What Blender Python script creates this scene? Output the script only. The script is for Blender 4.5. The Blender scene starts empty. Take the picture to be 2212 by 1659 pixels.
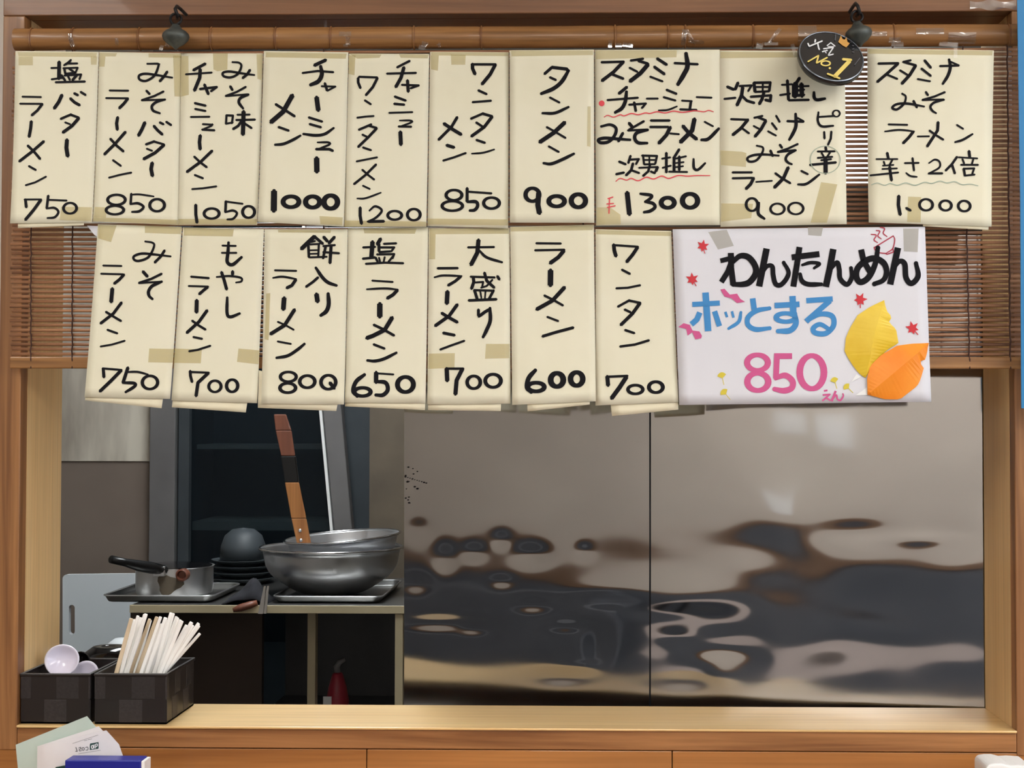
import bpy, bmesh, math, random
from mathutils import Vector, Matrix
S = bpy.context.scene
COL = S.collection
random.seed(7)

# ------------------------------------------------------------------ camera
IW, IH, FPX = 2212.0, 1659.0, 3207.0
CAM = Vector((0.0, -1.73, 1.45))
YAW, PITCH, ROLL, SHX, SHY = 0.0217, 0.0277, 0.0012, 103.8, -2.2
fw = Vector((-math.sin(YAW) * math.cos(PITCH), math.cos(YAW) * math.cos(PITCH), math.sin(PITCH)))
_rt = Vector((math.cos(YAW), math.sin(YAW), 0))
_up = _rt.cross(fw)
rt = _rt * math.cos(ROLL) + _up * math.sin(ROLL)
up = _up * math.cos(ROLL) - _rt * math.sin(ROLL)
cd = bpy.data.cameras.new('camera')
cam = bpy.data.objects.new('camera', cd)
COL.objects.link(cam)
cd.sensor_width = 36.0
cd.lens = 36.0 * FPX / IW
cd.shift_x = -SHX / IW
cd.shift_y = SHY / IW
cd.clip_start = 0.05
cam.matrix_world = Matrix(((rt.x, up.x, -fw.x, CAM.x), (rt.y, up.y, -fw.y, CAM.y), (rt.z, up.z, -fw.z, CAM.z), (0, 0, 0, 1)))
S.camera = cam

def ray(px, py):
    return fw + rt * ((px - IW / 2 - SHX) / FPX) - up * ((py - IH / 2 - SHY) / FPX)
def at(px, py, Y):
    """the point seen at (px, py) of the photograph on the upright plane y = Y"""
    d = ray(px, py)
    return CAM + d * ((Y - CAM.y) / d.y)
def on_plane(px, py, p, n):
    d = ray(px, py)
    return CAM + d * ((p - CAM).dot(n) / d.dot(n))

# ------------------------------------------------------------------ world, exposure
W = bpy.data.worlds.new('world'); S.world = W; W.use_nodes = True
W.node_tree.nodes['Background'].inputs[0].default_value = (0.75, 0.85, 1, 1)
W.node_tree.nodes['Background'].inputs[1].default_value = 7.0
S.view_settings.view_transform = 'Standard'
S.view_settings.look = 'None'
S.view_settings.exposure = 0.0
S.view_settings.gamma = 1.0
S.view_settings.use_curve_mapping = False
LAMP_ROOM, LAMP_KITCHEN = 19.0, 28.0       # radiance of the ceiling diffusers
# daylight comes through the window in the right wall; a portal guides the sky's light through it
WY0, WY1, WZ0, WZ1 = -2.7, -1.2, 0.9, 2.1
pd = bpy.data.lights.new('window_portal', 'AREA'); pd.shape = 'RECTANGLE'; pd.size = WY1 - WY0; pd.size_y = WZ1 - WZ0; pd.cycles.is_portal = True
po = bpy.data.objects.new('window_portal', pd); COL.objects.link(po); po.location = (3.26, (WY0 + WY1) / 2, (WZ0 + WZ1) / 2)
po.rotation_euler = (math.radians(90), 0, math.radians(90))

# ------------------------------------------------------------------ helpers: colours, materials
def lin(r, g, b):
    f = lambda c: (c / 255 / 12.92) if c / 255 <= 0.04045 else ((c / 255 + 0.055) / 1.055) ** 2.4
    return (f(r), f(g), f(b), 1)

def mat(name, col, rough=0.5, metal=0.0, spec=0.5, coat=0.0, emit=0.0):
    m = bpy.data.materials.new(name); m.use_nodes = True
    b = m.node_tree.nodes['Principled BSDF']
    b.inputs['Base Color'].default_value = col
    b.inputs['Roughness'].default_value = rough
    b.inputs['Metallic'].default_value = metal
    b.inputs['Specular IOR Level'].default_value = spec
    b.inputs['Coat Weight'].default_value = coat
    if emit:
        b.inputs['Emission Color'].default_value = col
        b.inputs['Emission Strength'].default_value = emit
    return m

def N(m, kind, **kw):
    n = m.node_tree.nodes.new(kind)
    for k, v in kw.items():
        if k in n.inputs: n.inputs[k].default_value = v
        else: setattr(n, k, v)
    return n

def coords(m, scale, out='Object'):
    tc = N(m, 'ShaderNodeTexCoord'); mp = N(m, 'ShaderNodeMapping')
    mp.inputs['Scale'].default_value = scale
    m.node_tree.links.new(tc.outputs[out], mp.inputs[0])
    return mp.outputs[0]

def ramp(m, fac, stops):
    r = N(m, 'ShaderNodeValToRGB'); m.node_tree.links.new(fac, r.inputs[0])
    e = r.color_ramp.elements
    while len(e) < len(stops): e.new(0.5)
    for k, (p, c) in enumerate(stops): e[k].position = p; e[k].color = c
    return r.outputs[0]

def mixc(m, a, b, fac, mode='MIX'):
    x = N(m, 'ShaderNodeMix', data_type='RGBA', blend_type=mode)
    L = m.node_tree.links.new
    if isinstance(fac, float): x.inputs[0].default_value = fac
    else: L(fac, x.inputs[0])
    for s, v in ((6, a), (7, b)):
        if isinstance(v, tuple): x.inputs[s].default_value = v
        else: L(v, x.inputs[s])
    return x.outputs[2]

def bump(m, h, strength=0.2, dist=0.001):
    b = N(m, 'ShaderNodeBump', Strength=strength, Distance=dist)
    m.node_tree.links.new(h, b.inputs['Height'])
    m.node_tree.links.new(b.outputs[0], m.node_tree.nodes['Principled BSDF'].inputs['Normal'])

def wood(name, dark, light, axis='x', rough=0.42, scale=1.0, coat=0.15, contrast=0.2):
    m = mat(name, light, rough, coat=coat); L = m.node_tree.links.new
    b = m.node_tree.nodes['Principled BSDF']
    s = {'x': (1.6, 34, 34), 'z': (34, 34, 1.6), 'y': (34, 1.6, 34)}[axis]
    v = coords(m, tuple(k * scale for k in s))
    n1 = N(m, 'ShaderNodeTexNoise', Scale=1.0, Detail=5.0, Roughness=0.55, Distortion=0.9); L(v, n1.inputs['Vector'])
    s2 = {'x': (5, 260, 260), 'z': (260, 260, 5), 'y': (260, 5, 260)}[axis]
    v2 = coords(m, s2)
    n2 = N(m, 'ShaderNodeTexNoise', Scale=1.0, Detail=3.0); L(v2, n2.inputs['Vector'])
    c = ramp(m, n1.outputs[0], [(0.5 - contrast, dark), (0.5 + contrast, light)])
    c2 = ramp(m, n2.outputs[0], [(0.3, (0.72, 0.7, 0.68, 1)), (0.6, (1, 1, 1, 1))])
    L(mixc(m, c, c2, 0.55, 'MULTIPLY'), b.inputs['Base Color'])
    bump(m, n2.outputs[0], 0.15, 0.0006)
    return m

def noisy(name, c1, c2, rough, scale, metal=0.0, coat=0.0, bmp=0.0, spec=0.5):
    m = mat(name, c1, rough, metal, spec, coat); L = m.node_tree.links.new
    n = N(m, 'ShaderNodeTexNoise', Scale=scale, Detail=4.0); L(coords(m, (1, 1, 1)), n.inputs['Vector'])
    L(ramp(m, n.outputs[0], [(0.32, c1), (0.68, c2)]), m.node_tree.nodes['Principled BSDF'].inputs['Base Color'])
    if bmp: bump(m, n.outputs[0], bmp, 0.001)
    return m

def clearish(name, col, amount, rough, film=0.25):
    """a thin translucent film: partly see-through, partly its own colour, with a gloss"""
    m = mat(name, col, rough); nt = m.node_tree; L = nt.links.new
    tr = N(m, 'ShaderNodeBsdfTransparent'); mx = N(m, 'ShaderNodeMixShader'); mx.inputs[0].default_value = amount
    out = nt.nodes['Material Output']
    L(tr.outputs[0], mx.inputs[1]); L(nt.nodes['Principled BSDF'].outputs[0], mx.inputs[2]); L(mx.outputs[0], out.inputs[0])
    return m

# ------------------------------------------------------------------ helpers: objects
def tag(o, label=None, cat=None, group=None, kind=None):
    for k, v in (('label', label), ('category', cat), ('group', group), ('kind', kind)):
        if v: o[k] = v
    return o

def thing(name, label, cat, loc, group=None):
    o = bpy.data.objects.new(name, None); COL.objects.link(o)
    o.location = loc; o.empty_display_size = 0.02
    return tag(o, label, cat, group)

class MB:
    """collects geometry in world coordinates and links it as ONE mesh object"""
    def __init__(s): s.v = []; s.f = []
    def add(s, vs, fs):
        k = len(s.v); s.v += [tuple(p) for p in vs]; s.f += [tuple(i + k for i in f) for f in fs]; return s
    def box(s, x0, x1, y0, y1, z0, z1):
        p = [(x, y, z) for x in (x0, x1) for y in (y0, y1) for z in (z0, z1)]
        return s.add(p, [(0, 1, 3, 2), (4, 6, 7, 5), (0, 4, 5, 1), (2, 3, 7, 6), (0, 2, 6, 4), (1, 5, 7, 3)])
    def hexa(s, a, b):                       # two quads -> a closed block
        return s.add(list(a) + list(b), [(3, 2, 1, 0), (4, 5, 6, 7), (0, 1, 5, 4), (1, 2, 6, 5), (2, 3, 7, 6), (3, 0, 4, 7)])
    def prism(s, pts, d):                    # outline extruded by the vector d
        n = len(pts); d = Vector(d)
        return s.add([Vector(p) for p in pts] + [Vector(p) + d for p in pts],
                     [tuple(range(n)), tuple(range(2 * n - 1, n - 1, -1))] + [(k, n + k, n + (k + 1) % n, (k + 1) % n) for k in range(n)])
    def tube(s, path, r, n=10, caps=True):
        path = [Vector(p) for p in path]; rs = r if isinstance(r, (list, tuple)) else [r] * len(path)
        vs = []; ref = None
        for k, p in enumerate(path):
            t = (path[min(k + 1, len(path) - 1)] - path[max(k - 1, 0)]).normalized()
            if ref is None: ref = Vector((0, 0, 1)) if abs(t.z) < 0.9 else Vector((1, 0, 0))
            a = (ref - t * ref.dot(t)).normalized(); b = t.cross(a); ref = a
            q = rs[k] if isinstance(rs[k], tuple) else (rs[k], rs[k])
            vs += [p + a * (q[0] * math.cos(2 * math.pi * i / n)) + b * (q[1] * math.sin(2 * math.pi * i / n)) for i in range(n)]
        fs = [(k * n + i, k * n + (i + 1) % n, (k + 1) * n + (i + 1) % n, (k + 1) * n + i) for k in range(len(path) - 1) for i in range(n)]
        if caps: fs += [tuple(range(n - 1, -1, -1)), tuple(range(len(vs) - n, len(vs)))]
        return s.add(vs, fs)
    def lathe(s, prof, c, n=48, M=None):
        c = Vector(c); vs = []
        for r, z in prof:
            for i in range(n):
                a = 2 * math.pi * i / n; p = Vector((r * math.cos(a), r * math.sin(a), z))
                vs.append(c + (M @ p if M else p))
        m = len(prof)
        return s.add(vs, [(k * n + i, k * n + (i + 1) % n, (k + 1) * n + (i + 1) % n, (k + 1) * n + i) for k in range(m - 1) for i in range(n)])
    def build(s, name, m, parent=None, smooth=False, bevel=0, solid=0, sub=0, kind=None, split=None):
        me = bpy.data.meshes.new(name)
        vs = s.v
        if parent is not None: org = parent.matrix_world.translation if False else wloc(parent)
        else:
            xs, ys, zs = zip(*vs); org = Vector(((min(xs) + max(xs)) / 2, (min(ys) + max(ys)) / 2, min(zs)))
        me.from_pydata([(x - org.x, y - org.y, z - org.z) for x, y, z in vs], [], s.f)
        me.update()
        if smooth: me.polygons.foreach_set('use_smooth', [True] * len(me.polygons))
        for q in (m if isinstance(m, list) else [m]): me.materials.append(q)
        o = bpy.data.objects.new(name, me); COL.objects.link(o)
        if parent is not None: o.parent = parent
        else: o.location = org
        if solid: q = o.modifiers.new('solid', 'SOLIDIFY'); q.thickness = solid; q.offset = -1
        if bevel: q = o.modifiers.new('bevel', 'BEVEL'); q.width = bevel; q.segments = 2; q.limit_method = 'ANGLE'
        if sub: q = o.modifiers.new('sub', 'SUBSURF'); q.levels = sub; q.render_levels = sub
        if split is not None:
            q = o.modifiers.new('edges', 'EDGE_SPLIT'); q.split_angle = split
        if kind: o['kind'] = kind
        return o

def wloc(o):
    p = Vector((0, 0, 0))
    while o is not None: p += o.location; o = o.parent
    return p

def catmull(pts, closed=False, step=6.0):
    P = [Vector(p) for p in pts]; n = len(P)
    if n < 3 and not closed: return P
    out = []
    for i in range(n if closed else n - 1):
        if closed: a, b, c, d = P[(i - 1) % n], P[i], P[(i + 1) % n], P[(i + 2) % n]
        else: b, c = P[i], P[i + 1]; a = P[i - 1] if i else b * 2 - c; d = P[i + 2] if i + 2 < n else c * 2 - b
        k = max(2, int((c - b).length / step))
        for j in range(k):
            t = j / k
            out.append(0.5 * ((2 * b) + (c - a) * t + (2 * a - 5 * b + 4 * c - d) * t * t + (3 * b - a - 3 * c + d) * t ** 3))
    if not closed: out.append(P[-1])
    return out

def write(mb, text, crop, place, fat=1.0, cap=True):
    """pen strokes -> flat ink ribbons; place(px, py) puts a photograph point on the sheet"""
    ox, oy, sc = CROP[crop]
    put = lambda p: place(ox + p.x / sc, oy + p.y / sc)
    for tok in text.split(';'):
        head, body = tok.strip().split(':')
        smooth = '~' in head; ring = 'O' in head; dot = 'D' in head
        w = float(head.strip('~OD')) / 2 * fat
        P = [Vector(tuple(map(float, q.split(',')))) for q in body.split()]
        closed = False
        if dot:
            c = P[0]
            mb.add([put(c + Vector((math.cos(a), math.sin(a))) * w) for a in [2 * math.pi * k / 14 for k in range(14)]], [tuple(range(14))]); continue
        if ring:
            c = (P[0] + P[1]) / 2; rx = abs(P[1].x - P[0].x) / 2 - w; ry = abs(P[1].y - P[0].y) / 2 - w
            path = [c + Vector((rx * math.cos(2 * math.pi * k / 30), ry * math.sin(2 * math.pi * k / 30))) for k in range(30)]; closed = True
        else: path = catmull(P) if smooth else P
        n = len(path)
        if ring or smooth:
            vs = []
            for k in range(n):
                t = path[(k + 1) % n if closed else min(k + 1, n - 1)] - path[(k - 1) % n if closed else max(k - 1, 0)]
                t = t.normalized() if t.length else Vector((1, 0)); q = Vector((-t.y, t.x))
                ww = w * (0.78 + 0.3 * abs(q.x)) if ring else w
                if not closed: ww = w * (0.72 + 0.28 * min(1, 4 * min(k + 1, n - k) / n))
                vs += [put(path[k] + q * ww), put(path[k] - q * ww)]
            mb.add(vs, [(2 * k, 2 * k + 1, (2 * k + 3) % (2 * n), (2 * k + 2) % (2 * n)) for k in range(n if closed else n - 1)])
        else:
            for a, b in zip(path, path[1:]):
                t = (b - a).normalized(); q = Vector((-t.y, t.x)) * w
                k = max(1, int((b - a).length / 40)); vs = []
                for j in range(k + 1):
                    p = a + (b - a) * (j / k); vs += [put(p + q), put(p - q)]
                mb.add(vs, [(2 * j, 2 * j + 1, 2 * j + 3, 2 * j + 2) for j in range(k)])
        if not closed:
            for idx, p in enumerate(path if not smooth else (path[0], path[-1])):
                end = smooth or idx in (0, n - 1)
                if end and not cap and not smooth: continue
                r = w * ((0.62 if n < 6 and not smooth else 0.8) if end else 1.0)
                mb.add([put(p + Vector((math.cos(a), math.sin(a))) * r) for a in [2 * math.pi * k / 12 for k in range(12)]], [tuple(range(12))])
    return mb

# --- handwriting: strokes traced per sheet; "w:x,y x,y ..." straight, "~" curved, "O" ring in a box, "D" dot
CROP = {'A': (20, 100, 3.95), 'B': (550, 100, 3.95), 'C': (1090, 100, 3.95), 'D': (1550, 100, 3.95),
        'E': (180, 480, 3.95), 'F': (730, 480, 3.95), 'G': (1270, 480, 3.95), 'I': (1650, 420, 3.455),
        'H': (1700, 40, 11.06), 'J': (0, 1520, 6.506)}
INK = 'ink'
SHEETS = [
 dict(id=1, q=[(33,110),(213.5,112),(202.5,482),(26,484)], lab='cream menu sheet for salt butter ramen priced 750, leftmost of the upper row', crop='A',
  back=[(42,470),(185,470),(184,488),(42,494)],
  tapes=[[(40,122),(71,122),(71,141),(40,141)],[(38,112.5),(210,114),(208,124),(40,121)],[(196,122),(210,122),(209,140),(197,140)],[(136,448),(202,449),(201,479),(133,477)]],
  name="16:357,186 440,184;30:427,132 425,280;16:360,283 470,268;~20:527,118 505,140 470,162;16:505,148 585,147;20:470,185 480,235;16:460,188 585,184 565,230;18:485,235 560,228;18:470,250 615,242 600,285;20:445,245 480,295;18:510,190 560,225;18:500,250 520,290;22:585,240 540,292;18:395,308 650,302;28:452,415 425,475 385,532;24:522,445 560,480 605,505;22:555,402 590,420;20:610,390 655,418;20:535,582 490,600 440,622;20:520,583 595,610;26:598,612 540,680 460,738;16:478,650 525,668;32:497,798 492,870 505,942;16:110,430 275,434;16:90,490 285,492;22:285,492 240,550 192,590;26:190,640 185,700 172,775;24:300,812 200,900 90,985;22:160,848 215,900 270,965;18:172,1024 236,1060;16:148,1190 230,1165 325,1115",
  price="24:150,1310 160,1380;16:140,1312 285,1312;26:285,1312 225,1400 155,1488;22:345,1278 335,1390;16:340,1315 505,1322;~20:335,1390 400,1385 435,1420 405,1465 345,1472;O22:466,1330 600,1445"),
 dict(id=2, q=[(214.5,112),(391,115),(386,487),(203,480)], lab='cream menu sheet for miso butter ramen priced 850, second from left, upper row', crop='A',
  tapes=[[(207,448),(232,449),(232,472),(206,470)],[(205,471),(386,476),(386,486),(205,479)],[(321,115),(391,116),(391,125),(321,124)],[(374,120),(391,120),(390,209),(377,208)],[(215,114),(253,115),(250,122),(228,122),(226,144),(214,144)]],
  name="~20:1180,150 1270,150 1275,165 1240,250 1170,295 1115,285 1110,250 1160,235 1250,245 1390,268;22:1350,215 1320,260 1285,300;20:1170,378 1200,410;18:1320,385 1240,425 1130,462;16:1130,462 1330,455;~22:1330,455 1260,475 1220,510 1230,550 1285,572;28:1160,650 1135,710 1105,765;24:1235,680 1270,720 1310,755;20:1285,650 1320,668;20:1340,645 1385,675;20:1245,812 1168,840;18:1240,815 1325,840;26:1325,842 1250,910 1150,965;16:1175,875 1225,895;30:1225,995 1215,1050 1228,1110;16:855,378 1020,380;16:825,443 1015,445;24:1015,445 980,490 940,530;26:928,605 918,660 925,715;24:995,732 910,830 815,925;22:865,790 920,850 980,900;18:888,973 960,1025;16:855,1125 950,1100 1050,1080",
  price="O24:836,1258 1012,1370;O24:825,1352 1000,1452;20:1050,1260 1045,1350;~16:1045,1270 1120,1268 1240,1285;~22:1045,1350 1110,1345 1155,1375 1120,1412 1060,1418;O24:1195,1295 1345,1425"),
 dict(id=3, q=[(391.6,115),(568,115),(557,487),(386,487)], lab='cream menu sheet for miso flavoured pork ramen priced 1050, third from left, upper row', crop='A',
  tapes=[[(391,121),(407,121),(408,205),(391,209)],[(460,115),(492,115),(491,150),(470,154),(461,150)],[(387,474),(556,474),(556,486),(387,486)],[(554,117),(567,117),(565,173),(556,170)]],
  name="~20:1905,135 1960,140 1980,170 1950,235 1890,265 1830,255 1825,225 1880,215 1980,230 2090,245;22:2055,200 2030,240 1990,272;22:1885,340 1905,375;18:2020,345 1940,390 1845,425;16:1845,425 2035,410;~24:2040,412 1975,440 1960,480 1995,530;18:1855,590 1850,665;18:1850,590 1910,592 1900,660;16:1850,662 1910,650;16:1945,585 2055,583;18:1935,630 2100,626;34:2000,555 1995,755;22:1985,635 1955,680 1910,708;20:2010,660 2070,700;24:1675,148 1570,205;16:1505,240 1730,224;28:1630,195 1625,270 1580,380;20:1625,365 1770,348 1720,385;24:1665,325 1700,410;20:1582,485 1678,508;18:1585,535 1678,553;16:1548,604 1712,602;16:1650,665 1740,670;~16:1735,665 1725,680 1650,712;18:1645,712 1755,718;28:1632,760 1625,820 1632,882;24:1735,892 1640,985 1518,1075;20:1580,942 1630,990 1690,1035;18:1585,1100 1660,1130;16:1563,1222 1660,1215 1775,1198",
  price="26:1598,1355 1600,1440 1612,1510;O24:1658,1375 1812,1488;22:1855,1325 1852,1420;16:1850,1328 2000,1348;~20:1852,1420 1915,1405 1950,1430 1920,1475 1870,1482;O24:1985,1355 2112,1480"),
 dict(id=4, q=[(570,110),(752.5,113),(744,491),(559,481)], lab='cream menu sheet for roast pork noodles priced 1000, fourth from left, upper row', crop='B', front=1,
  tapes=[[(575,113),(749,116),(747,127),(574,124)],[(692,468),(742,471),(741,488),(694,486)]],
  name="28:610,118 510,165;18:408,230 540,212 675,222;~34:565,175 575,240 545,300 480,330;16:570,342 690,345 620,382;22:600,315 620,380;38:530,435 545,550;20:462,608 580,645;20:470,665 570,693;~24:420,750 520,762 600,750 675,700;~18:540,822 630,822 640,840 540,882;22:525,880 640,880 672,895;44:532,955 535,1075;38:325,418 245,560 140,650;22:180,495 260,545 345,600;20:205,690 295,722;~24:178,842 250,835 330,800 392,765",
  price="50:172,1238 172,1410;O38:230,1265 405,1398;O40:420,1264 582,1402;O42:575,1255 735,1412"),
 dict(id=5, q=[(754,116),(927,116.5),(922,491),(744,491)], lab='cream menu sheet for roast pork wonton noodles priced 1200, fifth from left, upper row', crop='B',
  tapes=[[(754,120),(768,120),(766,163),(753,160)],[(746,477),(922,480),(922,490),(746,490)],[(756,117),(824,118),(820,125),(772,127)],[(862,117),(926,118),(924,126),(866,125)]],
  name="20:1325,125 1215,182;18:1128,235 1380,228;28:1275,180 1250,270 1205,350;18:1255,330 1400,335 1330,360;26:1305,290 1312,390;20:1195,430 1292,465;20:1190,492 1280,500;16:1148,570 1350,563;~16:1240,635 1330,635 1340,650 1235,690;18:1228,686 1340,688;32:1245,730 1250,842;22:885,270 885,310 905,360;18:890,262 1050,268;22:1050,270 1010,350 950,420;18:940,462 995,498;16:875,612 950,602 1020,597;20:1000,668 890,715;20:975,680 1045,700;22:1045,700 980,770 885,862;18:920,755 960,775;18:925,865 998,890;16:870,985 1050,950;20:1040,1010 950,1100 850,1180;18:920,1055 970,1100 1025,1142;16:925,1192 988,1222;~16:880,1302 950,1300 1080,1253",
  price="26:905,1378 905,1450 918,1520;~20:985,1405 1030,1370 1080,1390 1085,1420 1035,1470 970,1500;24:975,1500 1110,1498;O24:1128,1397 1272,1497;O24:1295,1380 1430,1502"),
 dict(id=6, q=[(929,112),(1099,113),(1098,494),(924,489)], lab='cream menu sheet for wonton noodles priced 850, sixth from left, upper row', crop='B',
  tapes=[[(930,120),(948,120),(946,153),(931,150)],[(974,118),(1006,119),(1005,140),(975,140)],[(925,473),(1098,475),(1098,488),(925,486)],[(932,113),(1098,114),(1098,121),(932,120)]],
  name="28:1860,150 1860,190 1882,240;20:1850,155 2060,155;28:2055,155 2010,240 1940,325;20:1908,376 1982,410;18:1858,478 2020,465;20:1955,572 1845,620;22:1945,575 2030,600;26:2028,600 1960,690 1850,770;20:1890,650 1950,690;20:1892,800 1968,826;~16:1855,918 1950,910 2045,882;24:1730,605 1680,690 1570,800;28:1615,660 1690,710 1765,755;26:1638,845 1705,865;18:1608,978 1700,950 1805,912",
  price="O26:1622,1215 1784,1330;O26:1588,1310 1790,1420;26:1815,1212 1815,1330;18:1815,1243 2025,1258;~28:1820,1330 1890,1330 1905,1365 1880,1400 1840,1405;O26:1942,1280 2104,1402"),
 dict(id=7, q=[(1100.6,109),(1283,107),(1283.7,483),(1102,482)], lab='cream menu sheet for tanmen priced 900, seventh from left, upper row', crop='C', front=1,
  tapes=[[(1269,230),(1276,230),(1276,318),(1268,316)],[(1104,110),(1281,109),(1281,119),(1105,122)]],
  name="24:405,180 340,238;26:400,180 530,195 545,215;~32:545,210 490,300 420,360 315,405;20:385,265 440,290;18:385,437 470,482;~24:325,572 430,570 545,520;34:515,650 420,740 300,820;18:358,690 430,730 522,785;18:375,855 465,905;~26:335,1000 400,1005 500,965 590,920",
  price="O34:162,1197 315,1345;42:292,1255 285,1360 300,1432;O38:358,1262 532,1392;O40:548,1246 712,1400"),
 dict(id=8, q=[(1284.5,107.6),(1554.5,107.6),(1559.6,487),(1287.5,488.6)], lab='cream menu sheet priced 1300 with red wavy underlines and a red yen sign', crop='C',
  tapes=[[(1289,449),(1318,449),(1340,465),(1341,486),(1289,487)],[(1287,109),(1462,109),(1461,124),(1287,128)]],
  name="20:825,137 1020,132;28:1015,132 930,220 830,295;22:920,240 1015,278;20:1185,107 1075,123;22:1140,125 1225,150;34:1225,155 1160,230 1070,300;18:1065,183 1135,220;24:1300,105 1385,160;24:1275,175 1365,240;18:1240,260 1350,302;20:1448,145 1650,155;~38:1548,65 1560,170 1530,240 1480,325;26:1045,348 975,405;18:875,460 1140,440;~30:1040,390 1030,470 1000,530 945,565;18:1060,500 1205,490 1170,530;22:1105,478 1120,555;16:1210,448 1310,448;20:1380,372 1468,408;18:1355,435 1460,465;~16:1315,548 1390,545 1470,515;16:1510,465 1600,470;22:1590,470 1580,540;18:1495,540 1640,545;16:1635,435 1768,440;~26:825,685 900,670 950,700 940,760 890,815 820,825 800,800 850,785 940,790 1070,800;24:1010,740 970,815;26:1060,655 1090,690;20:1190,640 1060,715;18:1050,720 1220,712;~28:1220,715 1130,740 1110,785 1140,825 1215,828;20:1245,635 1410,635;20:1240,690 1400,690;30:1415,690 1380,760 1315,830;16:1410,745 1490,752;36:1620,620 1600,720 1500,820;30:1520,680 1570,740 1640,795;16:1705,645 1780,685;~28:1680,800 1740,790 1826,705;20:975,985 1035,1010;20:950,1095 1020,1080;20:1075,935 1055,1000;18:1065,970 1145,965 1120,1010;22:1095,1000 1080,1060 1035,1105;18:1080,1060 1150,1085;18:1180,930 1190,1010;18:1170,935 1300,938 1285,1005;14:1235,940 1235,1010;14:1185,972 1290,972;16:1190,1010 1285,1008;16:1145,1040 1310,1032;16:1310,1032 1295,1070;20:1240,1015 1225,1070 1180,1110;18:1300,1035 1280,1085 1245,1070;16:1340,962 1415,950;22:1380,910 1380,1080;16:1345,1040 1420,1020;22:1490,880 1440,960;24:1445,950 1445,1070;16:1440,965 1550,940;22:1490,940 1490,1060;14:1450,1000 1530,990;14:1450,1035 1525,1025;16:1400,1072 1560,1075;~22:1612,965 1615,1040 1650,1055 1710,1000",
  price="40:1045,1250 1065,1440;~26:1160,1262 1250,1275 1245,1300 1200,1330;~28:1200,1330 1265,1345 1282,1378 1240,1410 1190,1420;O38:1315,1275 1467,1402;O40:1495,1241 1667,1402",
  extra=[('red_mark','red_pen',"~10:850,605 880,590 930,605 985,585 1020,595 1080,575 1140,585 1200,570 1240,575 1300,560 1370,570 1440,555 1520,565 1620,552 1700,560 1740,548 1780,560;~10:950,1155 985,1130 1040,1145 1080,1130 1140,1150 1210,1120 1270,1135 1340,1110 1400,1130 1480,1105 1560,1110 1640,1105 1750,1105;10:880,1305 925,1290;10:870,1350 930,1345;10:875,1380 945,1365;10:895,1300 890,1432"),('red_dot','red_pen',"D50:828,488")]),
 dict(id=9, q=[(1554.5,109),(1825,110),(1828,485),(1556,491)], lab='cream menu sheet for spicy ramen priced 900, partly under the round black badge', crop='D',
  tapes=[[(1556,325),(1603,328),(1612,331),(1611,361),(1557,357)],[(1557,440),(1626,441),(1622,472),(1557,480)],[(1773,394),(1808,399),(1785,482),(1750,482)],[(1556,112),(1722,113),(1722,124),(1556,126)]],
  name="24:80,345 140,370;18:55,450 155,440;26:175,310 150,370;18:185,340 290,335 260,385;28:215,350 205,420 165,505;22:205,420 250,465 315,485;26:310,310 320,390;22:310,312 450,310 440,385;16:385,315 385,385;16:325,348 440,348;18:320,390 440,385;20:280,432 450,420;26:395,395 380,450 355,495;24:455,415 450,468 405,458;16:545,330 640,325;24:595,290 605,460;18:530,418 620,405;26:700,270 650,345;50:660,320 660,430;36:715,320 720,430;16:640,345 780,340;20:640,385 740,370;24:640,425 740,415;20:605,462 780,458;~26:822,395 825,440 850,458 915,448;~20:860,565 855,640 890,685 985,680;16:860,605 1000,595;O14:975,540 1050,610;18:908,730 912,790;18:970,728 965,790 940,845;22:920,860 925,895;16:850,900 1000,898;16:885,910 905,945;16:960,905 930,950;16:850,955 980,945;20:785,1015 1010,993;16:880,975 970,965;34:920,960 920,1085;18:112,622 260,628;26:260,625 200,700 128,758;18:195,690 270,745;18:385,595 310,612;20:340,605 415,635;26:412,635 370,710 318,772;16:305,680 365,712;18:498,592 530,648;18:462,655 505,712;16:428,725 500,765;20:592,640 735,645;~28:665,580 668,680 640,750 612,798;16:680,612 735,642;~20:335,850 385,865 380,910 330,975 270,985 255,955 310,930 400,925 520,935;22:450,890 470,940;20:530,840 550,870;18:685,835 600,875 510,905;18:510,905 665,888;~22:665,890 600,925 580,965 600,995 630,1008;18:125,1078 295,1078;18:125,1128 300,1125;26:308,1125 280,1180 240,1220;14:325,1160 440,1152 465,1150;28:602,1035 560,1130 482,1208;20:490,1085 550,1130 620,1172;18:710,1065 770,1095;~22:685,1182 760,1175 865,1098",
  price="O22:230,1288 352,1420;~26:350,1340 345,1430 395,1475;O20:438,1335 578,1448;O20:590,1328 738,1448",
  extra=[('grey_circle','grey_pen',"O7:785,850 1048,1090")]),
 dict(id=10, q=[(1873.5,104.5),(2147,109),(2139,491),(1874.5,482)], lab='cream menu sheet for extra hot ramen priced 1.000, rightmost of the upper row', crop='D',
  back=[(1990,470),(2134,476),(2133,498),(1992,490)],
  tapes=[[(1960,426),(1988,427),(1986,482),(1957,481)],[(1876,106),(2144,110),(2143,120),(1876,116)]],
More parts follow.
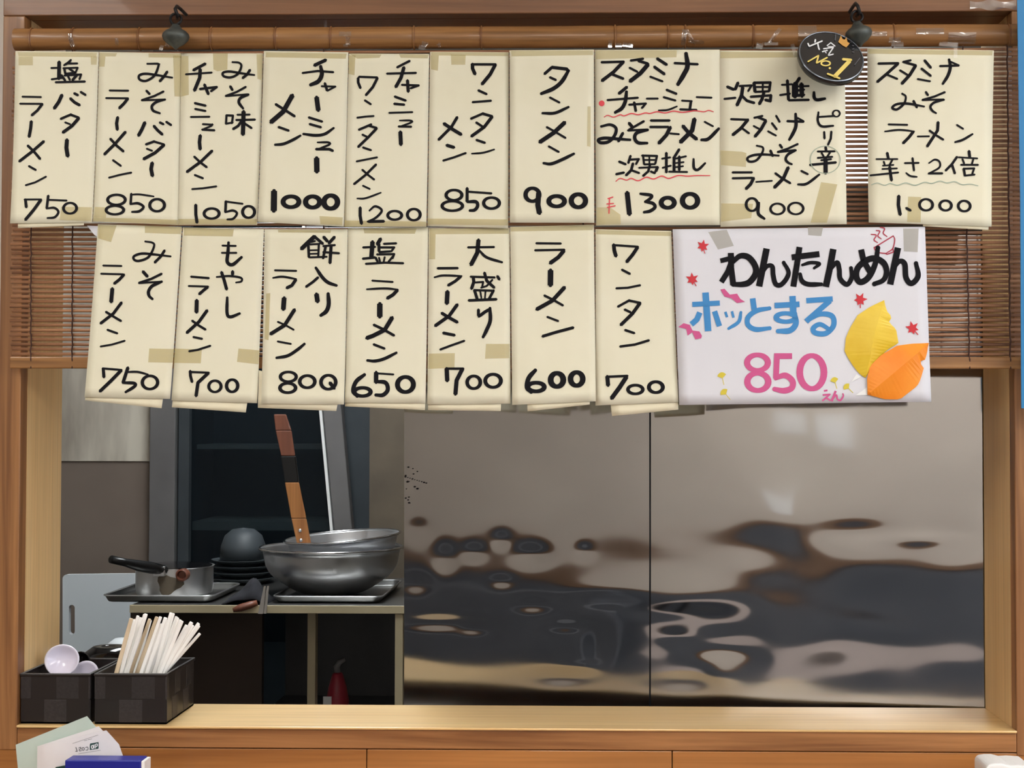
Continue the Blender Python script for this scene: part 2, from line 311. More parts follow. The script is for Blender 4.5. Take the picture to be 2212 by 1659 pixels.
  name="20:1370,148 1545,145;24:1540,148 1450,230 1362,305;18:1440,240 1535,280;18:1650,120 1580,135;20:1590,135 1695,165;26:1690,165 1640,245 1572,320;18:1555,205 1620,245;22:1765,120 1820,185;20:1738,190 1820,255;16:1705,280 1815,300;18:1895,170 2060,165;~26:1975,115 1985,180 1965,250 1922,320;16:1980,130 2060,165;~20:1575,405 1605,430 1590,490 1530,540 1490,525 1530,495 1620,490 1760,515;20:1670,465 1700,525;20:1775,390 1795,420;18:1940,392 1850,430 1745,460;16:1745,460 1930,455;~20:1930,458 1850,480 1815,515 1830,550 1862,572;16:1455,668 1620,672;~16:1428,728 1550,715 1675,728;24:1670,728 1630,780 1580,830;14:1702,772 1805,770;24:1880,648 1875,720 1785,858;18:1805,720 1860,760 1925,800;16:2038,672 2095,708;~20:2025,820 2090,800 2172,752;22:1445,910 1455,960;14:1350,965 1535,965;16:1415,985 1425,1020;16:1490,970 1465,1015;14:1405,1022 1500,1015;14:1400,1050 1530,1045;16:1298,1105 1540,1080;24:1465,1030 1470,1080 1480,1150;16:1592,1000 1715,998;18:1660,955 1672,1065;~16:1605,1085 1640,1110 1695,1118;~16:1800,1000 1850,970 1890,990 1885,1040 1795,1090;18:1795,1088 1915,1088;20:2040,945 1995,1010 1940,1065;20:1995,1010 2020,1090;24:2142,895 2148,955;14:2050,950 2215,960;16:2085,965 2100,1005;16:2180,960 2165,1010;16:2070,1015 2220,1015;20:2095,1045 2105,1105;16:2095,1048 2185,1045 2165,1100;16:2100,1108 2190,1098",
  price="28:1540,1280 1535,1360 1550,1445;22:1600,1385 1640,1408;O22:1703,1298 1838,1418;O22:1875,1310 1998,1418;O22:2033,1312 2158,1425",
  extra=[('grey_underline','grey_pen',"~9:1310,1185 1360,1170 1420,1190 1470,1175 1530,1190 1600,1170 1680,1190 1760,1165 1820,1175 1890,1155 1950,1170 2020,1160 2080,1185 2150,1180 2215,1195")]),
 dict(id=11, q=[(211.6,484),(392.6,490),(370,862),(185,858)], lab='cream menu sheet for miso ramen priced 750, leftmost of the lower row', crop='E',
  back=[(188,840),(356,845),(351,882),(185,865)],
  tapes=[[(324,753),(378,754),(375,784),(322,783)],[(212,486),(252,487),(246,505),(240,523),(212,515)],[(313,488),(392,491),(391,506),(313,503)]],
  name="~20:530,165 590,175 605,205 560,295 480,330 435,320 435,290 500,268 600,275 745,292;22:695,240 665,290 610,345;26:510,420 550,465;20:672,440 580,485 475,520;16:475,520 670,508;~26:670,508 590,545 560,590 565,630 592,655;16:168,370 330,374;16:150,440 345,445;24:350,446 310,490 265,525;32:250,565 240,682;24:330,685 260,780 150,865;20:195,765 260,805 328,845;18:208,918 298,950;16:150,1062 250,1045 362,1012",
  price="26:178,1248 185,1325;18:170,1248 335,1262;28:335,1262 250,1350 152,1445;28:390,1240 350,1370;~18:380,1280 470,1278 560,1300;~26:350,1370 445,1375 450,1400 375,1450;O26:500,1298 658,1438"),
 dict(id=12, q=[(395,491),(570,495),(557,871),(372,865)], lab='cream menu sheet for bean sprout ramen priced 700, second from left, lower row', crop='E',
  back=[(376,845),(538,850),(532,891),(372,880)],
  tapes=[[(378,753),(437,755),(435,785),(376,784)],[(516,753),(562,757),(559,787),(513,782)],[(397,492),(505,495),(503,511),(397,509)]],
  name="~28:1240,175 1235,260 1230,340 1275,362 1350,300;16:1185,200 1305,203;16:1180,262 1310,262;~18:1140,468 1250,460 1345,475 1350,505 1305,515;26:1180,425 1205,500 1225,575;26:1275,418 1275,450;~26:1230,645 1230,780 1260,808 1335,780;18:918,465 1075,478;16:898,545 1070,550;24:1065,552 1030,580 990,615;32:970,665 968,770;26:1060,752 990,850 885,945;20:930,840 985,880 1048,918;18:940,980 1020,996;18:905,1102 980,1090 1090,1055",
  price="24:918,1268 920,1310 935,1365;18:910,1278 1080,1285;28:1075,1285 985,1370 970,1485;O24:1065,1340 1195,1462;O26:1215,1330 1338,1462"),
 dict(id=13, q=[(571,495),(751,495),(745,874),(567,872)], lab='cream menu sheet for rice cake ramen priced 800, third from left, lower row', crop='E',
  back=[(560,800),(735,850),(728,888),(559,881)],
  tapes=[[(575,634),(584,633),(581,735),(572,733)],[(600,496),(715,497),(714,503),(601,502)]],
  name="34:1975,120 1920,170 1860,228;24:1975,125 2045,185;16:1925,190 2020,185;22:1920,200 1925,300;16:1940,170 1980,160;18:2010,190 2005,290;14:1930,240 2010,238;14:1930,270 2010,268;16:1930,300 2080,295;26:2050,125 2085,165;26:2145,125 2095,180;18:2045,205 2150,195;18:2045,255 2185,265;22:2070,200 2045,310;26:2115,195 2105,350;~28:1985,390 2040,470 2090,515 2160,540;22:2005,470 1960,510 1900,552;38:1990,612 2000,680;~34:2090,612 2095,700 2075,760 2030,795;16:1632,410 1820,415;~18:1620,475 1700,465 1815,485;26:1815,488 1780,540 1735,562;38:1715,645 1708,745;30:1805,745 1720,880 1600,955;16:1660,850 1730,880 1800,920;16:1660,1018 1778,1040;~26:1655,1158 1750,1140 1830,1090 1890,1040",
  price="O26:1675,1265 1838,1375;O28:1672,1360 1835,1470;O28:1840,1295 1998,1428;O28:2020,1292 2175,1440;30:2110,1370 2150,1420"),
 dict(id=14, q=[(751.5,492.6),(925,491),(920,871),(746,870)], lab='cream menu sheet for salt ramen priced 650, fourth from left, lower row', crop='F',
  back=[(748,850),(920,850),(918.6,886),(746,878)],
  tapes=[[(785,493),(900,494),(896,505),(787,504)]],
  name="18:212,215 320,210;36:295,165 285,300;20:210,312 320,300;30:365,140 335,190;18:390,185 500,180;24:350,185 350,250;18:345,215 480,215 455,250;18:350,255 450,248;18:330,275 480,272 465,310;20:320,300 340,340;16:350,300 360,340;16:400,295 390,340;18:475,285 430,340;18:235,355 400,345;18:400,345 560,350;16:290,498 470,510;~18:248,572 400,565 510,575;28:510,578 470,620 420,650;44:358,695 358,808;34:465,812 400,920 300,970 245,990;22:305,875 380,910 482,968;20:305,1042 402,1080;~26:255,1180 320,1185 400,1165 500,1115",
  price="~34:230,1302 160,1360 135,1440 170,1485;O34:128,1395 302,1502;36:330,1280 330,1370;16:330,1290 480,1300;~34:330,1360 410,1370 430,1430 390,1475 330,1475;O38:492,1301 668,1470"),
 dict(id=15, q=[(926,492.6),(1101,492.6),(1103,872),(923.7,873.7)], lab='cream menu sheet for large serving ramen priced 700, fifth from left, lower row', crop='F',
  back=[(925,850),(1084,850),(1082,888),(925,886)],
  tapes=[[(926,764),(983,763),(982,795),(925,797)],[(1050,743),(1101,743),(1101,774),(1048,775)],[(928,494),(1099,494),(1099,505),(941,506),(940,560),(927,560)]],
  name="18:1108,215 1335,212;34:1200,150 1190,260 1135,365;~22:1205,240 1270,300 1400,342;18:1130,465 1340,472;24:1360,460 1378,490;26:1155,465 1160,510 1140,570;24:1250,430 1270,500 1335,560;16:1170,515 1240,510 1230,560;16:1320,490 1270,545 1220,560;18:1160,580 1330,585;24:1165,580 1190,660;14:1215,590 1225,650;14:1260,590 1255,650;22:1330,580 1290,655;22:1115,668 1355,658;24:1200,745 1200,800;~26:1205,805 1250,770 1300,740;~30:1298,735 1300,840 1270,920 1240,980;20:850,393 1025,392;~18:825,470 900,455 1055,460;24:1050,462 1000,505 940,540;36:935,590 930,695;28:1020,702 950,800 830,885;26:885,775 950,815 1022,855;24:898,945 998,965;18:872,1088 960,1055 1082,1012",
  price="36:930,1248 935,1355;20:920,1250 1075,1250;34:1065,1250 1015,1350 1005,1470;O28:1090,1298 1232,1435;O30:1243,1282 1408,1425"),
 dict(id=16, q=[(1102,490),(1283,485),(1287,867),(1107,875)], lab='cream menu sheet for plain ramen priced 600, sixth from left, lower row', crop='F', front=1,
  back=[(1138,850),(1276,848),(1274,874),(1140,889)],
  tapes=[[(1104,491),(1281,487),(1280,497),(1104,500)]],
  name="18:1690,180 1905,182;18:1680,240 1935,235;32:1930,240 1880,300 1810,350;44:1815,410 1813,540;32:1935,555 1830,670 1695,745;20:1760,625 1840,665 1922,712;18:1785,808 1882,845;24:1745,975 1860,940 2010,900",
  price="~38:1685,1265 1630,1330 1615,1410 1650,1450;O38:1603,1350 1782,1464;O44:1793,1266 1947,1427;O42:1963,1260 2112,1417"),
 dict(id=17, q=[(1286.5,495),(1450,499),(1465,868.6),(1286,876)], lab='cream menu sheet for wonton soup priced 700, rightmost cream sheet of the lower row', crop='G',
  back=[(1316,850),(1464,846),(1465,885),(1322,899)],
  tapes=[[(1288,497),(1449,501),(1449,510),(1288,506)]],
  name="30:220,190 225,240 240,292;18:210,195 430,210;28:425,212 380,280 330,340;20:288,405 360,442;18:240,565 340,560 448,538;20:358,665 255,722;20:345,668 450,690;28:445,690 380,780 280,878;20:312,745 365,770;20:315,920 398,948;20:272,1062 400,1045 522,1008",
  price="34:165,1315 172,1395;20:155,1320 340,1312;36:330,1318 270,1410 200,1505;O28:326,1376 482,1480;O30:503,1346 654,1470"),
]
POSTER = dict(q=[(1453,495),(1998,490),(2011,868),(1467,875)],
 black=[('G',"44:1220,262 1222,390 1240,535;36:1130,330 1250,300;40:1225,335 1195,420 1138,512;~46:1240,335 1300,288 1370,300 1425,370 1430,440 1380,510 1320,530 1240,530;48:1525,225 1490,400 1460,548;~36:1490,430 1530,375 1572,378 1580,450 1600,525 1645,535 1695,480 1710,420 1670,345;44:1805,212 1780,380 1752,550;44:1738,300 1975,272;~26:1830,365 1900,345 1975,355 1930,392;~36:1810,445 1825,500 1880,530 1990,530"),
        ('I',"42:518,408 490,560 462,690;~32:497,560 545,508 562,560 570,630 620,672 655,620 650,550;38:725,412 745,500 795,585;~40:850,400 830,520 780,620 720,655 690,615 700,550 760,495 830,478 895,515 915,580 890,640 825,668;42:1000,398 970,540 942,672;~36:965,555 1010,500 1050,520 1060,620 1100,665 1150,610 1135,515")],
 blue=[('G',"52:1003,600 1010,700 1025,930;40:890,702 1125,690;44:955,770 930,830 882,872;42:1080,760 1122,888;20:1172,765 1187,812;20:1228,760 1242,815;~28:1305,770 1285,850 1200,908;44:1405,650 1418,745;~40:1548,735 1440,755 1368,810 1365,875 1430,915 1550,905;44:1592,712 1805,700;50:1745,630 1752,770;O42:1583,755 1790,872;~46:1765,780 1772,870 1720,925 1622,930;42:1862,670 2088,655;44:2065,670 1960,760 1860,848;~42:1880,835 1980,785 2080,800 2095,880 2030,948 1940,945 1922,905 1980,872 2060,915")],
 pink=[('G',"O46:1332,1108 1558,1290;O48:1332,1262 1562,1462;46:1612,1120 1602,1330;46:1602,1143 1740,1143;~48:1600,1330 1680,1308 1742,1355 1735,1415 1670,1438 1590,1425;O50:1778,1113 2038,1448;14:2010,1440 2040,1435;14:2000,1475 2060,1470 1995,1525;14:2030,1500 2065,1522;18:2110,1440 2075,1528;~14:2085,1510 2115,1475 2125,1510 2150,1520 2175,1485 2172,1465")],
 bowl=[('I',"9:822,398 965,310;~9:965,310 976,340 960,405 915,437;~9:822,398 840,428 880,438 915,440;9:918,447 968,430 960,402;9:905,440 920,448;~9:800,298 838,305 822,340 848,360;~9:838,270 865,275 850,310 875,332;~9:868,246 900,256 890,290 918,315")],
)

# ------------------------------------------------------------------ materials
M = {}
M['ink'] = mat('black_ink', (0.007, 0.0065, 0.009, 1), 0.6, spec=0.12)
M['red_pen'] = mat('red_pen', lin(225, 70, 80), 0.6)
M['grey_pen'] = mat('grey_pen', lin(165, 178, 160), 0.6)
M['paper'] = noisy('cream_paper', lin(232, 226, 200), lin(237, 232, 210), 0.75, 9.0, bmp=0.0, spec=0.25)
M['paper_back'] = noisy('cream_paper_back', lin(236, 226, 196), lin(241, 233, 206), 0.75, 12.0, spec=0.25)
M['white_paper'] = noisy('white_paper', lin(220, 219, 226), lin(227, 226, 233), 0.5, 7.0, spec=0.4)
def crumple(m, sc, st_, dist):
    L = m.node_tree.links.new; n = N(m, 'ShaderNodeTexNoise', Scale=sc, Detail=2.0); L(coords(m, (1, 1, 1)), n.inputs['Vector']); bump(m, n.outputs[0], st_, dist)
crumple(M['paper'], 16.0, 0.6, 0.008); crumple(M['white_paper'], 9.0, 0.25, 0.006)
M['tape'] = clearish('aged_tape', lin(200, 182, 112), 0.42, 0.35)
M['clear_tape'] = clearish('clear_tape', (0.9, 0.9, 0.9, 1), 0.30, 0.1)
_p = M['clear_tape'].node_tree; _g = _p.nodes.new('ShaderNodeBsdfGlossy'); _g.inputs['Roughness'].default_value = 0.12
_p.links.new(_g.outputs[0], [n for n in _p.nodes if n.type == 'MIX_SHADER'][0].inputs[2])
M['frame_x'] = wood('stained_wood_level', lin(130, 84, 46), lin(184, 130, 80), 'x', 0.42, contrast=0.14)
M['frame_z'] = wood('stained_wood_upright', lin(122, 80, 46), lin(178, 126, 78), 'z', 0.42, contrast=0.14)
M['frame_top'] = wood('stained_wood_head', lin(112, 72, 44), lin(150, 102, 64), 'x', 0.45, coat=0.08)
M['plank'] = wood('pieced_plank_wood', lin(138, 86, 40), lin(196, 134, 72), 'x', 0.38, 0.7)
M['pale_x'] = wood('pale_wood_level', lin(222, 180, 116), lin(244, 212, 152), 'x', 0.38, 0.6, contrast=0.25)
M['pale_z'] = wood('pale_wood_upright', lin(224, 180, 120), lin(246, 212, 156), 'z', 0.38, 0.6, contrast=0.25)
M['plaster'] = noisy('beige_plaster', lin(204, 195, 186), lin(211, 202, 193), 0.8, 3.0)
M['ceiling'] = noisy('ceiling_board', lin(222, 218, 208), lin(228, 224, 215), 0.85, 6.0)
M['floor'] = noisy('floor_tile', lin(96, 92, 88), lin(112, 108, 102), 0.5, 3.0)
M['wainscot'] = noisy('dark_wainscot', lin(84, 90, 100), lin(102, 106, 114), 0.5, 2.0)
M['rail_wood'] = wood('dado_rail_wood', lin(112, 86, 66), lin(134, 106, 84), 'x')

def bamboo(name, c1, c2, c3, per_slat):
    m = mat(name, c1, 0.42, coat=0.12); L = m.node_tree.links.new
    n = N(m, 'ShaderNodeTexNoise', Scale=1.0, Detail=4.0); L(coords(m, (6, 120, 160)), n.inputs['Vector'])
    c = ramp(m, n.outputs[0], [(0.3, c1), (0.55, c2), (0.75, c3)])
    if per_slat:
        g = N(m, 'ShaderNodeNewGeometry')
        k = ramp(m, g.outputs['Random Per Island'], [(0.0, (0.78, 0.74, 0.72, 1)), (1.0, (1.15, 1.12, 1.1, 1))])
        c = mixc(m, c, k, 1.0, 'MULTIPLY')
        n2 = N(m, 'ShaderNodeTexNoise', Scale=1.0, Detail=2.0); L(coords(m, (9, 0.1, 4)), n2.inputs['Vector'])
        c = mixc(m, c, ramp(m, n2.outputs[0], [(0.35, (0.72, 0.65, 0.62, 1)), (0.55, (1, 1, 1, 1))]), 0.7, 'MULTIPLY')
    L(c, m.node_tree.nodes['Principled BSDF'].inputs['Base Color'])
    bump(m, n.outputs[0], 0.2, 0.0008)
    return m
M['bamboo'] = bamboo('bamboo_rail', lin(118, 80, 42), lin(152, 106, 60), lin(174, 128, 80), False)
M['slat'] = bamboo('bamboo_slats', lin(122, 82, 56), lin(164, 118, 84), lin(186, 142, 106), True)
M['node'] = mat('bamboo_node', lin(112, 66, 36), 0.5)
M['cord'] = mat('brown_cord', lin(66, 38, 28), 0.8)
M['bronze'] = noisy('dark_bronze', lin(66, 70, 68), lin(92, 96, 92), 0.5, 90.0, metal=0.5, bmp=0.1)
M['iron'] = mat('black_iron', lin(40, 38, 38), 0.45, 0.6)

def steel(name, c, r0, r1, stain=0.25, sx=6.0):
    m = mat(name, c, r0, 1.0); L = m.node_tree.links.new; b = m.node_tree.nodes['Principled BSDF']
    n = N(m, 'ShaderNodeTexNoise', Scale=1.0, Detail=4.0, Roughness=0.6); L(coords(m, (sx, sx, sx)), n.inputs['Vector'])
    v = N(m, 'ShaderNodeMapRange'); L(n.outputs[0], v.inputs[0])
    v.inputs[1].default_value = 0.3; v.inputs[2].default_value = 0.7; v.inputs[3].default_value = r0; v.inputs[4].default_value = r1
    L(v.outputs[0], b.inputs['Roughness'])
    n2 = N(m, 'ShaderNodeTexNoise', Scale=1.0, Detail=3.0); L(coords(m, (3, 3, 5)), n2.inputs['Vector'])
    d = tuple(k * (1 - stain) for k in c[:3]) + (1,)
    L(ramp(m, n2.outputs[0], [(0.35, d), (0.65, c)]), b.inputs['Base Color'])
    return m
M['steel'] = steel('stainless_sheet', (0.43, 0.425, 0.425, 1), 0.035, 0.07, 0.12)
def film(m, z0, z1, r):
    nt = m.node_tree; L = nt.links.new; b = nt.nodes['Principled BSDF']; old = b.inputs['Roughness'].links[0].from_socket
    g = N(m, 'ShaderNodeNewGeometry'); sp_ = N(m, 'ShaderNodeSeparateXYZ'); L(g.outputs['Position'], sp_.inputs[0])
    mr = N(m, 'ShaderNodeMapRange'); L(sp_.outputs[2], mr.inputs[0])
    for i_, v_ in enumerate((z0, z1, r, 0.0)): mr.inputs[i_ + 1].default_value = v_
    ad = N(m, 'ShaderNodeMath', operation='ADD'); L(old, ad.inputs[0]); L(mr.outputs[0], ad.inputs[1]); L(ad.outputs[0], b.inputs['Roughness'])
film(M['steel'], 1.105, 1.15, 0.07)
M['steel_dull'] = steel('dull_stainless', (0.42, 0.4, 0.38, 1), 0.26, 0.4, 0.3)
M['rim_steel'] = mat('polished_rim', (0.75, 0.75, 0.76, 1), 0.2, 1.0)
M['tray_steel'] = steel('tray_steel', (0.30, 0.295, 0.285, 1), 0.3, 0.42, 0.2)
M['dim_ware'] = noisy('dim_grey_ware', lin(52, 58, 62), lin(66, 72, 76), 0.55, 8)
M['wall_low'] = noisy('steel_dark_reflection', lin(120, 107, 97), lin(134, 121, 110), 0.5, 3.0, metal=0.3)  # lower tone: dark part of the steel wall's reflection, put into the colour
M['steel_wall'] = noisy('steel_bright_reflection', lin(150, 140, 128), lin(214, 206, 190), 0.45, 1.0, metal=0.2)  # upper tone: bright part of the reflection as colour, with streaks
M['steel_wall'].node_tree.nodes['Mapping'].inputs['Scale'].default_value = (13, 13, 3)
M['steel_bowl'] = steel('brushed_bowl_steel', (0.78, 0.78, 0.79, 1), 0.3, 0.42, 0.12, 30)
M['alu'] = steel('hammered_aluminium', (0.84, 0.84, 0.84, 1), 0.3, 0.42, 0.15, 60)
M['alu_frame'] = noisy('grey_aluminium_frame', lin(112, 110, 110), lin(126, 124, 124), 0.45, 6, metal=0.5)
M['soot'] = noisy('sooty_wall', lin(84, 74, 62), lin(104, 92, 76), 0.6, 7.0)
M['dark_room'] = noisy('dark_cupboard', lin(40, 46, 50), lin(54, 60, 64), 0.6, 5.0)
M['kwall'] = noisy('kitchen_wall', lin(120, 112, 104), lin(134, 126, 118), 0.6, 4.0)
M['board'] = noisy('white_plastic_board', lin(205, 212, 216), lin(214, 220, 224), 0.5, 5.0)
M['black'] = mat('black_plastic', lin(16, 15, 15), 0.32)
M['blackg'] = mat('black_lacquer', lin(14, 12, 13), 0.12)
M['cloth'] = noisy('dark_cloth', lin(22, 22, 28), lin(34, 34, 40), 0.9, 40)
M['beige_edge'] = noisy('beige_table_edge', lin(176, 162, 130), lin(190, 176, 144), 0.5, 8)
M['brown_dark'] = noisy('dark_brown_panel', lin(52, 38, 28), lin(64, 46, 34), 0.6, 5)
M['grey_dark'] = noisy('dark_grey_panel', lin(62, 62, 64), lin(74, 74, 76), 0.45, 5)
M['handle_wood'] = wood('spatula_wood', lin(140, 84, 40), lin(190, 128, 70), 'z', 0.5)
M['handle_red'] = wood('reddish_handle_wood', lin(104, 58, 42), lin(132, 78, 56), 'z', 0.5)
M['basket'] = noisy('dark_brown_weave', lin(38, 33, 33), lin(50, 44, 44), 0.5, 300, bmp=0.2)
_g = N(M['basket'], 'ShaderNodeNewGeometry'); _b = M['basket'].node_tree.nodes['Principled BSDF']; _o = _b.inputs['Base Color'].links[0].from_socket
M['basket'].node_tree.links.new(mixc(M['basket'], _o, ramp(M['basket'], _g.outputs['Random Per Island'], [(0, (.72, .7, .7, 1)), (1, (1.15, 1.12, 1.1, 1))]), 1.0, 'MULTIPLY'), _b.inputs['Base Color'])
M['basket_rim'] = mat('dark_rim', lin(34, 28, 27), 0.35)
M['chop'] = noisy('chopstick_sleeve', lin(249, 247, 244), lin(253, 252, 250), 0.6, 40)
M['chop_wood'] = wood('pale_chopstick_wood', lin(205, 182, 150), lin(232, 214, 186), 'z', 0.6)
M['spoon'] = mat('white_melamine', lin(226, 222, 240), 0.2, coat=0.3)
M['green_card'] = noisy('pale_green_card', lin(186, 202, 192), lin(194, 209, 200), 0.6, 20)
M['white_card'] = noisy('white_card', lin(226, 222, 224), lin(232, 229, 231), 0.55, 20)
M['teal'] = mat('dark_green_print', lin(28, 66, 60), 0.5)
M['grey_ink'] = mat('grey_print', lin(92, 92, 96), 0.6)
M['blue_box'] = mat('blue_card_box', lin(26, 34, 140), 0.35)
M['white'] = mat('plain_white', lin(240, 240, 240), 0.6)
M['blue_sheet'] = mat('bright_blue_sheet', lin(36, 128, 186), 0.5)
M['badge'] = mat('badge_black', lin(20, 20, 25), 0.1, spec=1.0, coat=1.0)
M['rim'] = mat('badge_rim', lin(150, 158, 170), 0.2, 0.7)
M['badge_side'] = mat('badge_side', lin(26, 26, 30), 0.25)
M['gold'] = mat('gold_paint', lin(240, 214, 120), 0.5)
M['white_ink'] = mat('white_paint', lin(236, 236, 238), 0.6)
M['crown'] = mat('orange_gold', lin(214, 160, 84), 0.5)
M['poster_blue'] = mat('poster_blue', lin(58, 138, 202), 0.6)
M['poster_pink'] = mat('poster_pink', lin(208, 84, 142), 0.6)
M['crimson'] = mat('crimson_line', lin(176, 48, 72), 0.6)
M['maple'] = mat('maple_red', lin(206, 32, 48), 0.5)
M['ginkgo'] = mat('ginkgo_yellow', lin(218, 198, 60), 0.6)
M['leaf_yellow'] = noisy('yellow_origami', lin(226, 186, 26), lin(240, 206, 62), 0.45, 25)
M['leaf_orange'] = noisy('orange_origami', lin(250, 138, 22), lin(255, 156, 44), 0.45, 25)
M['red_label'] = mat('red_label', lin(150, 34, 50), 0.4)
M['grey_plastic'] = mat('grey_plastic', lin(120, 118, 118), 0.4)
def lamp_mat(name, col, s):
    m = bpy.data.materials.new(name); m.use_nodes = True; nt = m.node_tree
    nt.nodes.remove(nt.nodes['Principled BSDF']); e = nt.nodes.new('ShaderNodeEmission')
    e.inputs[0].default_value = col; e.inputs[1].default_value = s
    nt.links.new(e.outputs[0], nt.nodes['Material Output'].inputs[0]); return m
M['lamp'] = lamp_mat('lamp_diffuser', (1.0, 0.965, 0.91, 1), LAMP_ROOM)
M['klamp'] = lamp_mat('kitchen_lamp_diffuser', (0.92, 0.97, 1.0, 1), LAMP_KITCHEN)
M['housing'] = mat('lamp_housing', lin(230, 230, 228), 0.5)
def glass():
    m = mat('dark_pane_glass', (0.02, 0.025, 0.03, 1), 0.08); nt = m.node_tree; L = nt.links.new
    tr = N(m, 'ShaderNodeBsdfTransparent'); tr.inputs[0].default_value = (0.6, 0.68, 0.72, 1)
    mx = N(m, 'ShaderNodeMixShader'); mx.inputs[0].default_value = 0.22
    L(tr.outputs[0], mx.inputs[1]); L(nt.nodes['Principled BSDF'].outputs[0], mx.inputs[2])
    L(mx.outputs[0], nt.nodes['Material Output'].inputs[0]); return m
M['pane'] = glass()

# ------------------------------------------------------------------ the setting
FX0, FX1, FZ0, FZ1, JD = -0.6709, 0.4882, 1.0984, 1.9318, 0.1346   # opening of the serving hatch
RX0, RX1, RY0, CEIL = -3.0, 3.2, -3.3, 2.45                          # dining room
KX0, KX1, KY1 = -1.6, 1.9, 2.6                                       # kitchen
def st(name, mb, m, **kw): return mb.build(name, m, kind='structure', **kw)
zb = at(1100, 1620, 0).z                # lower edge of the bottom frame board
xl = at(5, 300, 0).x                    # outer edge of the left frame board
xr, zt = FX1 + 0.05, FZ1 + 0.06
w = MB()
w.box(RX0, xl - .0005, 0.016, JD, 0, CEIL); w.box(xr + .0005, RX1, 0.016, JD, 0, CEIL)
w.box(xl - .0005, xr + .0005, 0.016, JD, zt + .0005, CEIL); w.box(xl - .0005, xr + .0005, 0.022, JD, 0, FZ0 - 0.03)
st('wall_front', w, M['plaster'])
# boards of the hatch frame
st('trim_1', MB().box(xl, xr, -0.002, 0.02, FZ1, zt), M['frame_top'], bevel=0.0012)
st('trim_2', MB().box(xl, FX0, -0.0015, 0.02, FZ0 - 0.029, FZ1), M['frame_z'], bevel=0.0012)
st('trim_3', MB().box(FX1, xr, -0.0015, 0.02, FZ0 - 0.029, FZ1), M['frame_z'], bevel=0.0012)
st('trim_4', MB().box(FX0, FX1, -0.001, 0.02, zb + 0.0006, FZ0 - 0.0032), M['frame_x'], bevel=0.0012)
st('trim_5', MB().box(FX0 - 0.018, FX0, 0.0205, JD, FZ0 - 0.003, FZ1 + 0.018), M['pale_z'])
st('trim_6', MB().box(FX1, FX1 + 0.018, 0.0205, JD, FZ0 - 0.003, FZ1 + 0.018), M['pale_z'])
st('trim_7', MB().box(FX0, FX1, -0.004, JD, FZ0 - 0.003, FZ0), M['pale_x'], bevel=0.0011)
st('trim_8', MB().box(FX0, FX1, 0.0205, JD, FZ1, FZ1 + 0.018), M['frame_top'])
# plank wall below the frame
px_ = [xl - 0.0, at(792, 1640, 0).x, at(1452, 1640, 0).x, xr]
p = MB()
for a, b in zip(px_, px_[1:]): p.box(a + 0.0005, b - 0.0005, 0.0, 0.021, 0.9, zb - 0.0004)
st('wall_bottom', p, M['plank'], bevel=0.0008)
# dining room shell
st('floor', MB().box(RX0, RX1, RY0, KY1, -0.05, 0), M['floor'])
st('ceiling', MB().box(RX0, RX1, RY0, KY1, CEIL, CEIL + 0.05), M['ceiling'])
st('wall_left', MB().box(RX0 - 0.05, RX0, RY0, KY1, 0, CEIL), M['plaster'])
wr = MB().box(RX1, RX1 + 0.05, RY0, WY0, 0, CEIL).box(RX1, RX1 + 0.05, WY1, KY1, 0, CEIL).box(RX1, RX1 + 0.05, WY0, WY1, 0, WZ0).box(RX1, RX1 + 0.05, WY0, WY1, WZ1, CEIL)
st('wall_right', wr, M['plaster'])
wf = MB()
for y_ in (WY0, (WY0 + WY1) / 2 - 0.02, WY1 - 0.04): wf.box(RX1 + 0.005, RX1 + 0.045, y_, y_ + 0.04, WZ0, WZ1)
wf.box(RX1 + 0.005, RX1 + 0.045, WY0, WY1, WZ0, WZ0 + 0.04).box(RX1 + 0.005, RX1 + 0.045, WY0, WY1, WZ1 - 0.04, WZ1)
st('window_1', wf, M['alu_frame'])
st('wall_back', MB().box(RX0, RX1, RY0 - 0.05, RY0, 0.97, CEIL), M['plaster'])
st('wall_lower', MB().box(RX0, RX1, RY0 - 0.05, RY0 + 0.012, 0, 0.93), M['wainscot'])
st('trim_9', MB().box(RX0, RX1, RY0 - 0.05, RY0 + 0.025, 0.93, 0.985), M['rail_wood'])
# kitchen shell
KY = 2.0
st('wall_kitchen', MB().box(KX0, KX1, KY + 0.35, KY + 0.4, 0, CEIL), M['soot'])
st('wall_west', MB().box(KX0 - 0.05, KX0, JD, KY1, 0, CEIL), M['kwall'])
st('wall_east', MB().box(KX1, KX1 + 0.05, JD, KY1, 0, CEIL), M['kwall'])

# added glowing pane on the rear wall, only to whiten the blind's gaps
a, b = at(1780, 130, KY + 0.345), at(1925, 398, KY + 0.345)
M['gap_glow'] = lamp_mat('blind_gap_glow', (0.97, 0.98, 1.0, 1), 2.6)
st('gap_glow_pane', MB().box(a.x, b.x, KY + 0.338, KY + 0.348, b.z, a.z), M['gap_glow'])
wf = MB(); e_ = 0.03
wf.box(a.x - e_, a.x, KY + 0.33, KY + 0.3495, b.z - e_, a.z + e_).box(b.x, b.x + e_, KY + 0.33, KY + 0.3495, b.z - e_, a.z + e_).box(a.x, b.x, KY + 0.33, KY + 0.3495, b.z - e_, b.z).box(a.x, b.x, KY + 0.33, KY + 0.3495, a.z, a.z + e_)
st('trim_10', wf, M['alu_frame'])  # frame around the added glowing pane

# counter ledge under the hatch, just below the picture, that carries the cards
CZ = 0.995
tag(MB().box(xl - 0.05, xr + 0.05, -0.30, -0.0005, CZ - 0.03, CZ).build('counter_ledge', M['plank'], bevel=0.002), 'wooden counter ledge below the hatch, under the cards', 'counter')

